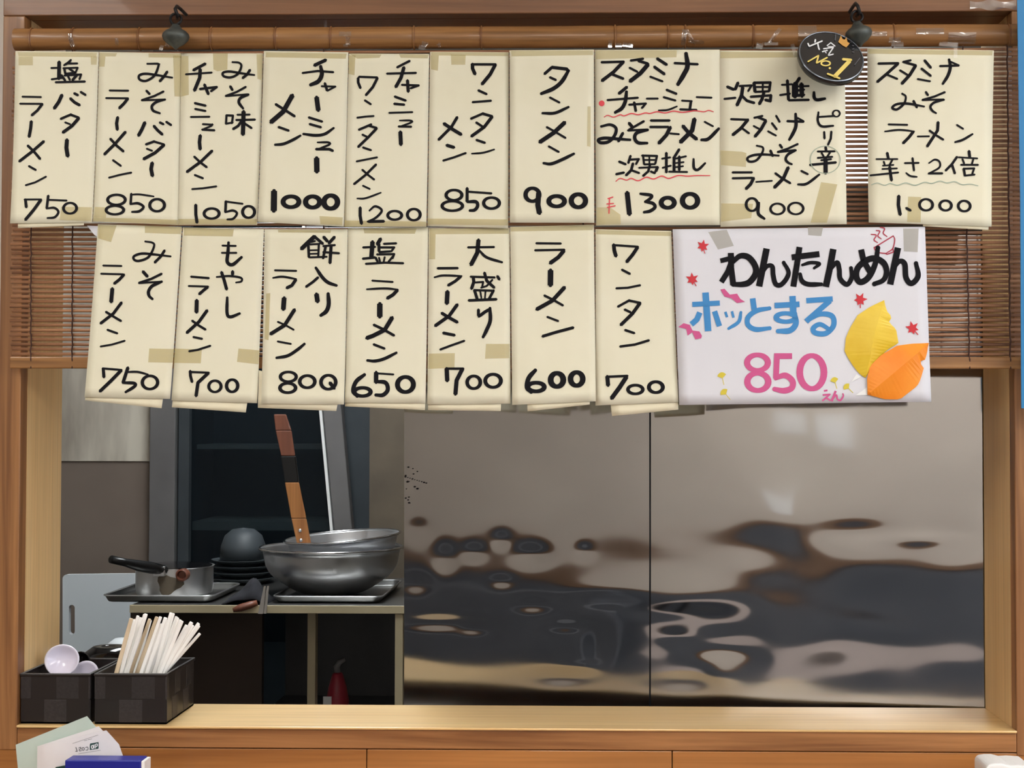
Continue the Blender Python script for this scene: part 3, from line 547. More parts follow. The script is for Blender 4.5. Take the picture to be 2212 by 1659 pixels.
# the steel sheets stand a little askew: flush with the hatch at the right, farther back at the left
PA, PB = at(2140, 900, 0.140), at(873, 900, 0.245)
PN = Vector((PB.y - PA.y, PA.x - PB.x, 0)).normalized()
if PN.y > 0: PN = -PN
def onp(px, py): return on_plane(px, py, PA, PN)
def mirrored(px, py):
    d = ray(px, py); q = onp(px, py); d = d - PN * (2 * d.dot(PN))
    return q + d * ((RY0 + 0.002 - q.y) / d.y)
_q = onp(1850, 290); _d = ray(1850, 290); _d = _d - PN * (2 * _d.dot(PN)); _q = _q + _d * ((CEIL - 0.06 - _q.z) / _d.z); LX = _q.x; print('LAMP', _q)
# ceiling lamps
def ceiling_lamp(x, y, lab, m, lx=0.26, ly=1.15, z=CEIL):
    t = thing('ceiling_light', lab, 'lamp', (x, y, z - 0.06), 'ceiling lights')
    MB().box(x - lx / 2 - 0.02, x + lx / 2 + 0.02, y - ly / 2 - 0.02, y + ly / 2 + 0.02, z - 0.045, z - 0.0005).build('housing', M['housing'], t)
    MB().box(x - lx / 2, x + lx / 2, y - ly / 2, y + ly / 2, z - 0.06, z - 0.0455).build('diffuser', m, t)
ceiling_lamp(1.25, -1.0, 'long ceiling light of the dining room near the hatch, right row', M['lamp'])
ceiling_lamp(1.25, -2.45, 'long ceiling light of the dining room far from the hatch, right row', M['lamp'])
ceiling_lamp(LX, -2.52, 'long ceiling light of the dining room far from the hatch, middle row', M['lamp'], 0.40, 1.3)
ceiling_lamp(-1.2, -1.3, 'long ceiling light of the dining room, left row', M['lamp'])
ceiling_lamp(-0.55, 1.15, 'ceiling light inside the kitchen', M['klamp'])

# dining tables of the room, seen only mirrored in the steel
def dining_table(x0, x1, y0, y1, z, m_, lab):
    t = thing('dining_table', lab, 'table', ((x0 + x1) / 2, (y0 + y1) / 2, 0), 'dining tables mirrored in the steel')
    MB().box(x0, x1, y0, y1, z - 0.03, z).build('tabletop', m_, t, bevel=0.004)
    for x in (x0 + 0.04, x1 - 0.08):
        for y in (y0 + 0.04, y1 - 0.08): MB().box(x, x + 0.04, y, y + 0.04, 0, z - 0.0305).build('leg', M['iron'], t)
M['taupe'] = mat('taupe_laminate', lin(150, 140, 138), 0.45); M['sand'] = mat('sand_laminate', lin(176, 156, 126), 0.45); M['navy'] = noisy('navy_fabric', lin(82, 86, 94), lin(92, 96, 104), 0.8, 8)
dining_table(-0.55, 1.6, -2.75, -2.1, 0.72, M['taupe'], 'long taupe dining table mirrored in the right steel panel')
dining_table(-2.3, -0.95, -1.9, -1.3, 0.70, M['sand'], 'sand-coloured dining table mirrored at the bottom of the left steel panel')
t = thing('bench', 'navy cushioned bench against the dining room wall, mirrored in the left steel panel', 'bench', (-1.6, -2.7, 0))
MB().box(-2.4, -0.85, -2.95, -2.45, 0.38, 0.46).build('cushion', M['navy'], t, bevel=0.02); MB().box(-2.4, -0.85, -2.93, -2.47, 0, 0.3795).build('base', M['wainscot'], t)
MB().box(-2.4, -0.85, -3.05, -2.955, 0, 0.86).build('backrest', M['navy'], t, bevel=0.02)

# white notices on the dining room wall, seen mirrored in the steel
for (x0, y0, x1, y1), lab in (((1762, 890, 1848, 967), 'white notice on the dining room wall mirrored right of the steel seam, rightmost'),
                              ((1680, 893, 1735, 940), 'small white notice on the dining room wall mirrored at the top of the steel'),
                              ((1637, 1022, 1733, 1105), 'white notice on the dining room wall mirrored in the middle of the steel')):
    a, b = mirrored(x0, y0), mirrored(x1, y1)
    tag(MB().box(a.x, b.x, RY0 + 0.0005, RY0 + 0.003, b.z, a.z).build('wall_notice', M['white']), lab, 'notice', 'notices on the dining room wall')

# ------------------------------------------------------------------ steel panels behind the hatch
rnd = random.Random(3)
WAVES = []
for k in range(26):
    lam = rnd.uniform(70, 260); an = rnd.gauss(math.pi / 2, 0.55)
    WAVES.append((math.cos(an) * 2 * math.pi / lam, math.sin(an) * 2 * math.pi / lam, rnd.uniform(0, 6.28), lam ** 1.35 * 0.00013))
BIG = [(0.011, 0.006, 1.0, 0.05), (-0.006, 0.012, 2.2, 0.05), (0.004, 0.016, 0.4, 0.03)]
DENTS = [(961,1205,18,20,.7),(1023,1192,17,12,.42),(1083,1166,14,12,.42),(1148,1197,25,15,.62),(1262,1190,12,10,.3),(904,1142,18,16,.36),
         (899,1262,20,13,.5),(1083,1256,17,9,.3),(1152,1307,30,11,.5),(940,1345,60,12,.7),(1022,1360,22,8,.3),(1330,1300,60,13,.8),
         (1440,1322,80,12,.7),(1545,1345,45,20,.9),(1220,1352,30,9,.4),(1560,1400,50,18,.8),(1215,1462,46,12,.6),(1390,1302,130,30,-1.1),
         (1640,1180,46,34,.6),(1700,1130,40,30,-.35),(1850,1150,60,18,.5),(2060,1160,40,26,.4),(1480,1470,60,14,.5),(1560,1462,26,14,-.5),
         (1290,1400,20,30,.5),(1010,1310,14,8,.2),(1050,1330,12,8,-.15),(1250,1440,30,9,-.3),(1460,1375,24,10,.35),(1990,1165,60,10,-.3)]
def height(x, y):                      # mm, away from the dining room
    low = 1 / (1 + math.exp(-(y - 1185) / 40))
    left = 0.1 + 0.65 / (1 + math.exp(-(x - 1420) / 30)) - 0.55 / (1 + math.exp(-(x - 1680) / 50))
    h = sum(a * math.sin(kx * x + ky * y + ph) for kx, ky, ph, a in WAVES) * (0.10 + 0.9 * low * left)
    h += sum(a * math.sin(kx * x + ky * y + ph) for kx, ky, ph, a in BIG)
    if y > 1410: h -= 1.95 * ((y - 1410) / 115) ** 2      # the sheet curls forward a little at its foot
    for cx, cy, sx, sy, a in DENTS:
        u, v = (x - cx) / sx, (y - cy) / sy
        if abs(u) < 3.6 and abs(v) < 3.6: h += a * math.exp(-(u * u + v * v) / 2)
    return h
def panel(x0, x1, lab):
    nx = int((x1 - x0) / 4); ys = list(range(508, 880, 12)) + list(range(880, 1562, 4)); mb = MB(); vs = []
    for y in ys:
        for i in range(nx + 1):
            x = x0 + (x1 - x0) * i / nx; vs.append(onp(x, y) - PN * (height(x, y) * 0.001))
    for i in range(nx + 1): q = onp(x0 + (x1 - x0) * i / nx, 1561); q.z = 0; vs.append(q)
    n = nx + 1
    mb.add(vs, [(j * n + i, (j + 1) * n + i, (j + 1) * n + i + 1, j * n + i + 1) for j in range(len(ys)) for i in range(nx)])
    t = thing('steel_partition', lab, 'panel', onp((x0 + x1) / 2, 1561))
    t.location.z = 0
    return mb.build('sheet', M['steel'], t, smooth=True, solid=0.0015, split=0.6)
pl = panel(873, 1402.5, 'dented mirror-like steel panel with a row of small dimples, left of the vertical seam')
pr = panel(1406, 2140, 'wide wavy mirror-like steel panel right of the vertical seam')
a, b = onp(1399, 900) - PN * .004, onp(1409, 900) - PN * .004
MB().box(a.x, b.x, a.y, a.y + 0.008, 0, onp(1400, 508).z).build('seam_backing', M['cloth'], pl)
sp = MB()
for k in range(26):
    x = 876 + abs(random.gauss(0, 14)); y = random.gauss(1042, 26) if k > 9 else 1036 + (k - 4) * 1.5; x = 876 + k * 5 if k <= 9 else x
    r = random.uniform(1.2, 3.0); q = onp(x, y) + PN * 0.0012
    sp.add([q + Vector((math.cos(2 * math.pi * i / 7), 0, 0.7 * math.sin(2 * math.pi * i / 7))) * r * 0.0006 for i in range(7)], [tuple(range(7))])
sp.build('grime_speck', M['ink'], pl)

# ------------------------------------------------------------------ kitchen behind the hatch
def pxbox(mb, x0, y0, x1, y1, Y, d):
    a, b = at(x0, y0, Y), at(x1, y1, Y); return mb.box(a.x, b.x, Y, Y + d, min(a.z, b.z), max(a.z, b.z))
# steel cladding at the left, its reflection edge painted as two tones, and the glazed door of a cold cabinet
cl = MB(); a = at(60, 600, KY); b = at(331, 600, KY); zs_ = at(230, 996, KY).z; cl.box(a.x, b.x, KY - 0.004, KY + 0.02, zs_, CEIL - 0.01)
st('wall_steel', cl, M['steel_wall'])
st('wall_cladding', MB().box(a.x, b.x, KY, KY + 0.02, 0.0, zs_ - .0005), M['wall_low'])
d = thing('glazed_cabinet', 'dark glass-fronted cabinet with grey metal uprights behind the bowls', 'cabinet', (at(540, 900, KY).x, KY + 0.17, 0))
a, b = at(331, 900, KY), at(386, 900, KY); MB().box(a.x, b.x, KY - 0.03, KY + 0.02, 0.0, CEIL - 0.05).build('left_upright', M['alu_frame'], d, bevel=0.002)
c1 = [at(697, 880, KY - 0.02), at(737, 880, KY - 0.02), at(763, 1172, KY - 0.02), at(724, 1172, KY - 0.02)]
def ext(p, q, z): return p + (q - p) * ((z - p.z) / (q.z - p.z))
q4 = [ext(c1[0], c1[3], 2.1), ext(c1[1], c1[2], 2.1), ext(c1[1], c1[2], 0.9), ext(c1[0], c1[3], 0.9)]
MB().prism(q4, (0, 0.04, 0)).build('slanting_upright', M['alu_frame'], d, bevel=0.002)
e4 = [q - Vector((0.010, 0, 0)) for q in (q4[0], q4[3])]
MB().prism([e4[0], e4[0] + Vector((0.007, 0, 0)), e4[1] + Vector((0.007, 0, 0)), e4[1]], (0, 0.03, 0)).build('bright_edge', M['housing'], d)
xa, xb = at(386, 900, KY).x, at(740, 900, KY).x
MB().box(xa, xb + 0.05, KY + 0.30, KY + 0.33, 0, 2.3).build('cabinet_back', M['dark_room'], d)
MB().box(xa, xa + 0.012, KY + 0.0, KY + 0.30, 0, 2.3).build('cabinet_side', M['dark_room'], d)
sh = MB(); z = at(560, 1125, KY + 0.1).z; sh.box(xa + 0.02, xb - 0.012, KY + 0.06, KY + 0.29, z - 0.022, z)
z2 = at(560, 960, KY + 0.1).z; sh.box(xa + 0.02, xb - 0.03, KY + 0.10, KY + 0.29, z2 - 0.012, z2)
sh.build('shelf', M['kwall'], d)
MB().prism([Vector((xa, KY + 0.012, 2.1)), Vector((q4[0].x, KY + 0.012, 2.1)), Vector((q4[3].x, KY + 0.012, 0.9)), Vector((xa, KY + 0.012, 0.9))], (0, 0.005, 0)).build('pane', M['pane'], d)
MB().box(at(389, 900, KY).x, at(412, 900, KY).x, KY - 0.012, KY + 0.011, 0.9, 2.1).build('inner_jamb', M['dark_room'], d)
# grimy wall strip between cabinet and steel panel, with its dark post
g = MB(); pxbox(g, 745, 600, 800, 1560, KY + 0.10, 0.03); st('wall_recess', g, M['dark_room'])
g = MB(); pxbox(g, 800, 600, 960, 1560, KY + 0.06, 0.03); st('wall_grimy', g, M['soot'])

# prep table
TY = 1.40
tz = at(700, 1308, TY).z; tz0 = at(700, 1325, TY).z
xt0, xt1 = at(281, 1316, TY).x, at(905, 1316, TY).x
t = thing('prep_table', 'kitchen table with beige edge carrying the steel trays and bowls', 'table', ((xt0 + xt1) / 2, TY + 0.28, 0))
MB().box(xt0, xt1, TY, TY + 0.56, tz0, tz).build('tabletop', M['tray_steel'], t, bevel=0.002)
MB().box(xt0, xt1, TY - 0.004, TY - 0.0002, tz0, tz).build('front_edge', M['beige_edge'], t, bevel=0.001)
for x0, x1, dy in ((853, 870, 0.0), (664, 681, 0.12)):
    a, b = at(x0, 1400, TY + dy), at(x1, 1400, TY + dy)
    MB().box(a.x, b.x, TY + dy + 0.001, TY + dy + 0.03, 0, tz0 - 0.0005).build('leg', M['beige_edge'], t)
a, b = at(281, 1400, TY), at(566, 1400, TY + 0.2)
MB().box(xt0, b.x, TY + 0.2, TY + 0.22, 0, tz0 - 0.0005).build('brown_panel', M['brown_dark'], t)
MB().box(xt0, xt0 + 0.02, TY + 0.003, TY + 0.2, 0, tz0 - 0.0005).build('side_panel', M['brown_dark'], t)
MB().box(b.x + 0.001, xt1, TY + 0.45, TY + 0.47, 0, tz0 - 0.0005).build('grey_panel', M['grey_dark'], t)
lz = at(730, 1545, TY + 0.2).z
MB().box(b.x + 0.001, xt1 - 0.03, TY + 0.05, TY + 0.44, lz - 0.02, lz).build('lower_shelf', M['grey_dark'], t)
# red bottle on the lower shelf
c = at(729, 1518, TY + 0.2); c.z = lz + 0.0005; k = 1.03e-3
t = thing('bottle', 'small red bottle with bent grey nozzle standing under the kitchen table', 'bottle', c)
MB().lathe([(0, 0), (25 * k, 0), (25 * k, 30 * k), (20 * k, 60 * k), (12 * k, 88 * k), (8 * k, 92 * k), (0, 92 * k)], c, 24).build('body', M['red_label'], t, smooth=True)
MB().tube([c + Vector((0, 0, 90 * k)), c + Vector((-2 * k, 0, 104 * k)), c + Vector((4 * k, 0, 114 * k)), c + Vector((16 * k, 0, 120 * k))], [7 * k, 7 * k, 6 * k, 4 * k], 10).build('nozzle', M['grey_plastic'], t, smooth=True)
a = c + Vector((-17 * k, -24 * k, 8 * k))
MB().box(a.x - 10 * k, a.x + 8 * k, a.y, a.y + 3 * k, a.z, a.z + 36 * k).build('white_tag', M['white'], t)

# cutting board leaning behind the table
BY = 1.80
def P2(x, y): return at(x, y, BY)
outl = []
def arc(cx, cy, r, a0, a1, n=6): return [(cx + r * math.cos(math.radians(a0 + (a1 - a0) * k / n)), cy + r * math.sin(math.radians(a0 + (a1 - a0) * k / n))) for k in range(n + 1)]
outl = arc(145, 1251, 10, 180, 270) + arc(328, 1249, 10, 270, 360) + [(338, 1680), (135, 1680)]
slot = arc(155, 1313, 6.5, 180, 360) + arc(155, 1364, 6.5, 0, 180)
bm = bmesh.new(); off = P2(230, 1680)
def loop(pts):
    vs = [bm.verts.new(P2(*p) - off) for p in pts]
    return [bm.edges.new((vs[i], vs[(i + 1) % len(vs)])) for i in range(len(vs))]
es = loop(outl) + loop(slot)
bmesh.ops.triangle_fill(bm, edges=es, use_beauty=True)
r = bmesh.ops.extrude_face_region(bm, geom=bm.faces[:])
bmesh.ops.translate(bm, verts=[v for v in r['geom'] if isinstance(v, bmesh.types.BMVert)], vec=(0, 0.015, 0))
bmesh.ops.recalc_face_normals(bm, faces=bm.faces)
me = bpy.data.meshes.new('cutting_board'); bm.to_mesh(me); bm.free(); me.materials.append(M['board'])
o = bpy.data.objects.new('cutting_board', me); COL.objects.link(o); o.location = off
tag(o, 'white plastic cutting board with a hand slot, upright behind the chopsticks', 'cutting board')
bz = off.z
tag(MB().box(off.x - 0.16, off.x + 0.09, BY - 0.05, BY + 0.15, 0, bz - 0.0005).build('low_cabinet', M['grey_dark']), 'low grey cabinet under the white cutting board, hidden by the hatch sill', 'cabinet')

# trays
def tray(x0, x1, yr, yb, Y, depth, lab):
    a, b = at(x0, yr, Y), at(x1, yr, Y); zr, z0 = a.z, tz + 0.0006; ins = 0.013
    t = thing('steel_tray', lab, 'tray', ((a.x + b.x) / 2, Y + depth / 2, z0), 'steel trays on the kitchen table')
    def rr(i, z, rad):
        pts = []
        for cx, cy, s in ((b.x - i - rad, Y + depth - i - rad, 0), (a.x + i + rad, Y + depth - i - rad, 90), (a.x + i + rad, Y + i + rad, 180), (b.x - i - rad, Y + i + rad, 270)):
            pts += [(cx + rad * math.cos(math.radians(s + 18 * k)), cy + rad * math.sin(math.radians(s + 18 * k)), z) for k in range(6)]
        return pts
    L = [rr(0.004, zr - .0005, 0.019), rr(0.0085, z0 + 0.005, 0.016), rr(0.0105, z0 + 0.002, 0.015), rr(0.014, z0 + 0.001, 0.013)]
    n = len(L[0]); mb = MB(); vs = [q for l in L for q in l]
    mb.add(vs, [(k * n + i, k * n + (i + 1) % n, (k + 1) * n + (i + 1) % n, (k + 1) * n + i) for k in range(len(L) - 1) for i in range(n)] + [tuple(range(3 * n, 4 * n))])
    mb.build('pan', M['tray_steel'], t, smooth=True, solid=0.0009, split=0.7)
    ring = rr(0.002, zr, 0.021); MB().tube(ring + ring[:1], 0.0018, 8, caps=False).build('rim', M['steel_bowl'], t, smooth=True)
    return z0 + 0.0018
f1 = tray(217, 461, 1287, 1312, TY + 0.03, 0.26, 'shallow steel tray under the small black-handled saucepan')
f2 = tray(585, 826, 1289, 1312, TY + 0.03, 0.34, 'shallow steel tray under the big steel mixing bowl')

# saucepan
k = (TY + 0.16 + 1.73) / FPX
c = at(377, 1289, TY + 0.16); c.z = f1 + 0.0005
R_ = 82 * k; H_ = at(377, 1223, TY + 0.16).z - c.z
t = thing('saucepan', 'small aluminium saucepan with black handle pointing left, on the left tray', 'saucepan', c)
MB().lathe([(0, 0), (R_ * .9, 0), (R_ * .98, 0.006), (R_, 0.02), (R_, H_), (R_ + 0.003, H_ + 0.002), (R_ - 0.003, H_ + 0.001), (R_ - 0.004, 0.01), (0, 0.006)], c, 56).build('body', M['alu'], t, smooth=True, split=0.6)
MB().lathe([(0, H_ + 0.007), (R_ * .6, H_ + 0.006), (R_ * .97, H_ + 0.003), (R_ * .99, H_ - 0.004), (0, H_ - 0.004)], c, 56).build('lid', M['blackg'], t, smooth=True, split=0.6)
h0 = at(352, 1231, TY + 0.16 - R_ * .93); h1 = at(300, 1222, TY + 0.02); h2 = at(240, 1208, TY - 0.03)
hd = MB().tube([h0, h0 + (h1 - h0) * .5, h1, h1 + (h2 - h1) * .5, h2], [(0.011, 0.015), (0.013, 0.017), (0.012, 0.015), (0.0085, 0.011), (0.0085, 0.010)], 12).build('handle', M['black'], t, smooth=True)
fz = at(345, 1232, TY + 0.16 - R_); MB().box(fz.x - 0.012, fz.x + 0.014, fz.y - 0.012, fz.y + 0.006, fz.z - 0.012, fz.z + 0.010).build('ferrule', M['steel_bowl'], hd, bevel=0.002)
w0 = at(397, 1241, TY + 0.16 - R_ * .97)
mb = MB(); RX = Matrix.Rotation(math.radians(90), 3, 'X')
mb.lathe([(0, -.004), (0.013, -.004), (0.0135, 0.016), (0.010, 0.018), (0.008, 0.010), (0, 0.010)], w0, 20, RX); mb.build('wooden_knob', M['handle_red'], t, smooth=True, split=0.7)
mb = MB(); n = 18; q0 = at(388, 1254, TY + 0.16); pts = []
for r_ in (0.001, .25, .5, .75, 1.0):
    for i in range(n):
        an = 2 * math.pi * i / n; rj = r_ * 0.026 * (1 + 0.22 * math.sin(3 * an + 1)); x = q0.x + rj * math.cos(an); z = q0.z + rj * 0.8 * math.sin(an)
        dx = x - c.x; pts.append((x, c.y - math.sqrt(max(0, (R_ + 0.0012) ** 2 - dx * dx)), z))
mb.add(pts, [(k_ * n + i, k_ * n + (i + 1) % n, (k_ + 1) * n + (i + 1) % n, (k_ + 1) * n + i) for k_ in range(4) for i in range(n)])
mb.build('burnt_stain', M['soot'], t)

# big bowl, with a second bowl tilted in it
YB = TY + 0.03 + 0.17; k = (YB + 1.73) / FPX
c = at(716, 1288, YB); c.z = f2 + 0.0005; R_ = 147 * k; H_ = at(716, 1186, YB).z - c.z
def bowl_prof(R, H, foot, th=0.0012):
    out = [(0, 0), (foot * .9, 0)] + [(R * r_, H * t_) for t_, r_ in ((.02, .41), (.05, .47), (.09, .53), (.15, .605), (.22, .67), (.30, .75), (.38, .825), (.47, .885), (.56, .925), (.66, .955), (.8, .978), (.9, .99), (1, 1))]
    rim = [(R + 0.006, H), (R + 0.007, H + 0.003), (R + 0.004, H + 0.005), (R - 0.001, H + 0.002)]
    return out + rim + [(max(0, r - th), z + th) for r, z in reversed(out)]
t = thing('mixing_bowl', 'big steel mixing bowl standing on the right tray', 'bowl', c, 'steel bowls on the right tray')
MB().lathe(bowl_prof(R_, H_, R_ * .36), c, 72).build('shell', M['steel_bowl'], t, smooth=True)
def ring_of(c_, R, z, Mx=None): return [c_ + (Mx @ Vector((R * math.cos(2 * math.pi * i / 72), R * math.sin(2 * math.pi * i / 72), z)) if Mx else Vector((R * math.cos(2 * math.pi * i / 72), R * math.sin(2 * math.pi * i / 72), z))) for i in range(73)]
MB().tube(ring_of(c, R_ + .007, H_ + .004), .0032, 8, caps=False).build('rolled_rim', M['rim_steel'], t, smooth=True)
c2 = c + Vector((0.028, 0.01, 0.055)); R2 = R_ * .80
Mt = Matrix.Rotation(math.radians(-4), 3, 'Y') @ Matrix.Rotation(math.radians(2), 3, 'X')
t = thing('mixing_bowl', 'smaller steel bowl nested in the big mixing bowl, tilted with its rim showing', 'bowl', c2, 'steel bowls on the right tray')
MB().lathe(bowl_prof(R2, at(750, 1163, YB).z - c2.z, R2 * .36), c2, 72, Mt).build('shell', M['steel_bowl'], t, smooth=True)
MB().tube(ring_of(c2, R2 + .007, at(750, 1163, YB).z - c2.z + .004, Mt), .0028, 8, caps=False).build('rolled_rim', M['rim_steel'], t, smooth=True)
# wooden-handled ladle standing in the bowls
YL = YB - 0.02
pt = [(604, 895), (612, 930), (622, 985), (634, 1060), (645, 1120), (657, 1178)]
wd = [13, 17, 15, 16, 16, 15]
kk = (YL + 1.73) / FPX
def slab(pts, ws, mb, dy=0.007):
    A = []
    for (x, y), w_ in zip(pts, ws):
        A.append((at(x - w_, y, YL), at(x + w_, y, YL)))
    for (a, b), (a2, b2) in zip(A, A[1:]):
        D = Vector((0, dy, 0)); mb.hexa([a, b, b2, a2], [a + D, b + D, b2 + D, a2 + D])
    return mb
t = thing('ladle', 'long wooden-handled ladle standing in the steel bowls', 'ladle', at(657, 1178, YL))
slab(pt[:3], wd[:3], MB()).build('handle_top', M['handle_red'], t, bevel=0.002)
slab([(622, 985), (630, 1042)], [16, 15], MB(), 0.009).build('dark_grip', M['black'], t, bevel=0.002)
slab([(630, 1042), (645, 1120), (657, 1178)], [15, 16, 15], MB()).build('handle_base', M['handle_wood'], t, bevel=0.002)
for x, y in ((648, 1146), (650, 1167)):
    q = at(x, y, YL - 0.001); MB().lathe([(0, 0.002), (0.0035, 0.0012), (0.004, -0.001)], q, 12, RX).build('rivet', M['steel_bowl'], t, smooth=True)
q = at(657, 1178, YL + 0.003); MB().tube([q, q + Vector((0.004, 0.004, -0.012)), q + Vector((0.008, 0.008, -0.022))], 0.005, 10).build('shank', M['steel_bowl'], t, smooth=True)

# stacked plates with an upturned bowl, behind
YS = TY + 0.44; k = (YS + 1.73) / FPX
c = at(525, 1285, YS); z = tz + 0.0006
for i in range(4):
    t = thing('metal_plate', ('grey metal plate, %s of the dim stack behind the saucepan' % ('bottom', 'second from the bottom', 'third from the bottom', 'topmost')[i]), 'plate', (c.x, c.y, z), 'stacked plates behind the saucepan')
    MB().lathe([(0, 0), (46 * k, 0), (66 * k, 0.012), (68 * k, 0.0135), (65 * k, 0.0135), (45 * k, 0.002), (0, 0.002)], (c.x, c.y, z), 48).build('dish', M['dim_ware'], t, smooth=True)
    z += 0.0145
t = thing('upturned_bowl', 'hazy grey bowl turned upside down on the stack of plates', 'bowl', (c.x, c.y, z))
MB().lathe([(50 * k, 0.0), (48 * k, 0.03), (40 * k, 0.055), (24 * k, 0.07), (0, 0.074)], (c.x, c.y, z), 40).build('shell', M['dim_ware'], t, smooth=True, solid=0.001)
# dark cloth with a wooden spoon end and steel tongs, between the trays
mb = MB(); n1, n2 = 14, 8; vs = []
for j in range(n2 + 1):
    for i in range(n1 + 1):
        u, v = i / n1, j / n2; x = 462 + 112 * u; y0 = 1310
        q = at(478 + 96 * u, y0, TY + 0.005); q.y += 0.12 * v
        hump = math.sin(math.pi * min(1, u * 1.05)) ** .8 * math.sin(math.pi * min(1, v * .9 + .1)) * 0.042 * (0.5 + u)
        q.z = tz + 0.001 + hump * (1 + 0.18 * math.sin(9 * u + 5 * v)); vs.append(q)
mb.add(vs, [(j * (n1 + 1) + i, j * (n1 + 1) + i + 1, (j + 1) * (n1 + 1) + i + 1, (j + 1) * (n1 + 1) + i) for j in range(n2) for i in range(n1)])
q = at(518, 1310, TY + 0.1); q.z = tz
t = thing('dark_cloth', 'crumpled black cloth lying on the table between the two trays', 'cloth', q)
mb.build('folded_fabric', M['cloth'], t, smooth=True, solid=0.003)
a, b = at(503, 1318, TY - 0.012), at(556, 1302, TY + 0.0)
t = thing('wooden_scoop', 'blunt brown wooden piece lying at the table edge under the black cloth', 'utensil', a)
MB().tube([a, a + (b - a) * .3, a + (b - a) * .7, b], [(0.004, 0.005), (0.008, 0.010), (0.008, 0.010), (0.006, 0.007)], 12).build('handle', M['handle_red'], t, smooth=True)
a, b = at(570, 1266, TY - 0.004), at(557, 1326, TY - 0.016)
t = thing('tongs', 'dark steel tongs hanging over the table edge between the trays', 'tongs', b)
for s in (0, 1):
    o_ = Vector((0.006 * s, 0.004 * s, 0)); MB().hexa([a + o_, a + o_ + Vector((.004, 0, 0)), b + o_ + Vector((.011, 0, 0)), b + o_], [v + Vector((0, .002, 0)) + o_ for v in (a, a + Vector((.004, 0, 0)), b + Vector((.011, 0, 0)), b)]).build('arm', M['steel_dull'], t)

# ------------------------------------------------------------------ bamboo blind
BLY = -0.015
zr0, zr1 = at(35, 109, BLY).z, at(35, 62, BLY).z
xb0, xb1 = at(33, 85, BLY).x, at(2204, 78, BLY).x
blind = thing('bamboo_blind', 'brown bamboo slat blind hung across the top of the hatch', 'blind', ((xb0 + xb1) / 2, BLY, at(60, 796, BLY).z))
zc, rr_ = (zr0 + zr1) / 2, (zr1 - zr0) / 2
nodes = [at(x, 80, BLY).x for x in (70, 160, 303, 458, 597, 716, 895, 1040, 1329, 1443, 1480, 1626, 1929, 2177)]
path, rad = [], []
x = xb0
pts = sorted(set([xb0, xb1] + [n + d_ for n in nodes for d_ in (-0.004, -0.0015, 0, 0.0015, 0.004)] + [xb0 + (xb1 - xb0) * k / 60 for k in range(61)]))
for x in pts:
    dmin = min(abs(x - n) for n in nodes)
    r_ = rr_ * (1.0 + 0.012 * math.sin(x * 23)) + (0.0012 if dmin < 0.0008 else (-0.0005 if dmin < 0.002 else 0))
    path.append((x, BLY, zc)); rad.append((r_, r_ * 0.85))
MB().tube(path, rad, 24).build('top_rail', M['bamboo'], blind, smooth=True, split=0.7)
for n in nodes: MB().tube([(n - 0.0011, BLY, zc), (n + 0.0011, BLY, zc)], [(rr_ * 1.035, rr_ * .89)] * 2, 24).build('joint_ring', M['node'], blind)
zs1, zs0 = zr0 - 0.001, at(60, 770, BLY).z
ns = 64; pitch = (zs1 - zs0) / ns; sl = MB(); rs = random.Random(5)
for k in range(ns):
    z = zs0 + pitch * (k + .5); ha = pitch * rs.uniform(0.315, 0.35); dj = rs.uniform(-0.0004, 0.0004)
    e0, e1 = xb0 + rs.uniform(-0.003, 0.001), xb1 + rs.uniform(-0.002, 0.002); seg = 12; path = []
    a1, p1 = rs.uniform(0, 0.0003), rs.uniform(0, 6)
    path = [(e0 + (e1 - e0) * i / seg, BLY + dj, z + a1 * math.sin(p1 + i * 0.9)) for i in range(seg + 1)]
    sl.tube(path, [(ha, 0.0011)] * (seg + 1), 8)
sl.build('slats', M['slat'], blind, smooth=True)
zz1, zz0 = zs0 - 0.0004, at(60, 796, BLY).z
MB().box(xb0 - 0.001, xb1, BLY - 0.004, BLY + 0.004, zz0, zz1).build('bottom_rail', M['bamboo'], blind, bevel=0.0015)
for xt, xbm in ((69, 69), (159, 158), (2174, 2181), (2078, 2093), (700, 700), (1260, 1260)):
    top = at(xt, 109, BLY).x; bot = at(xbm, 796, BLY).x
    pth = [(top + (bot - top) * i / 70 + 0.0004 * math.sin(i * 1.3), BLY - 0.0032 - 0.0008 * math.cos(i * math.pi), zr0 + (zz0 - zr0) * i / 70) for i in range(71)]
    MB().tube(pth, 0.0009, 6).build('cord', M['cord'], blind)

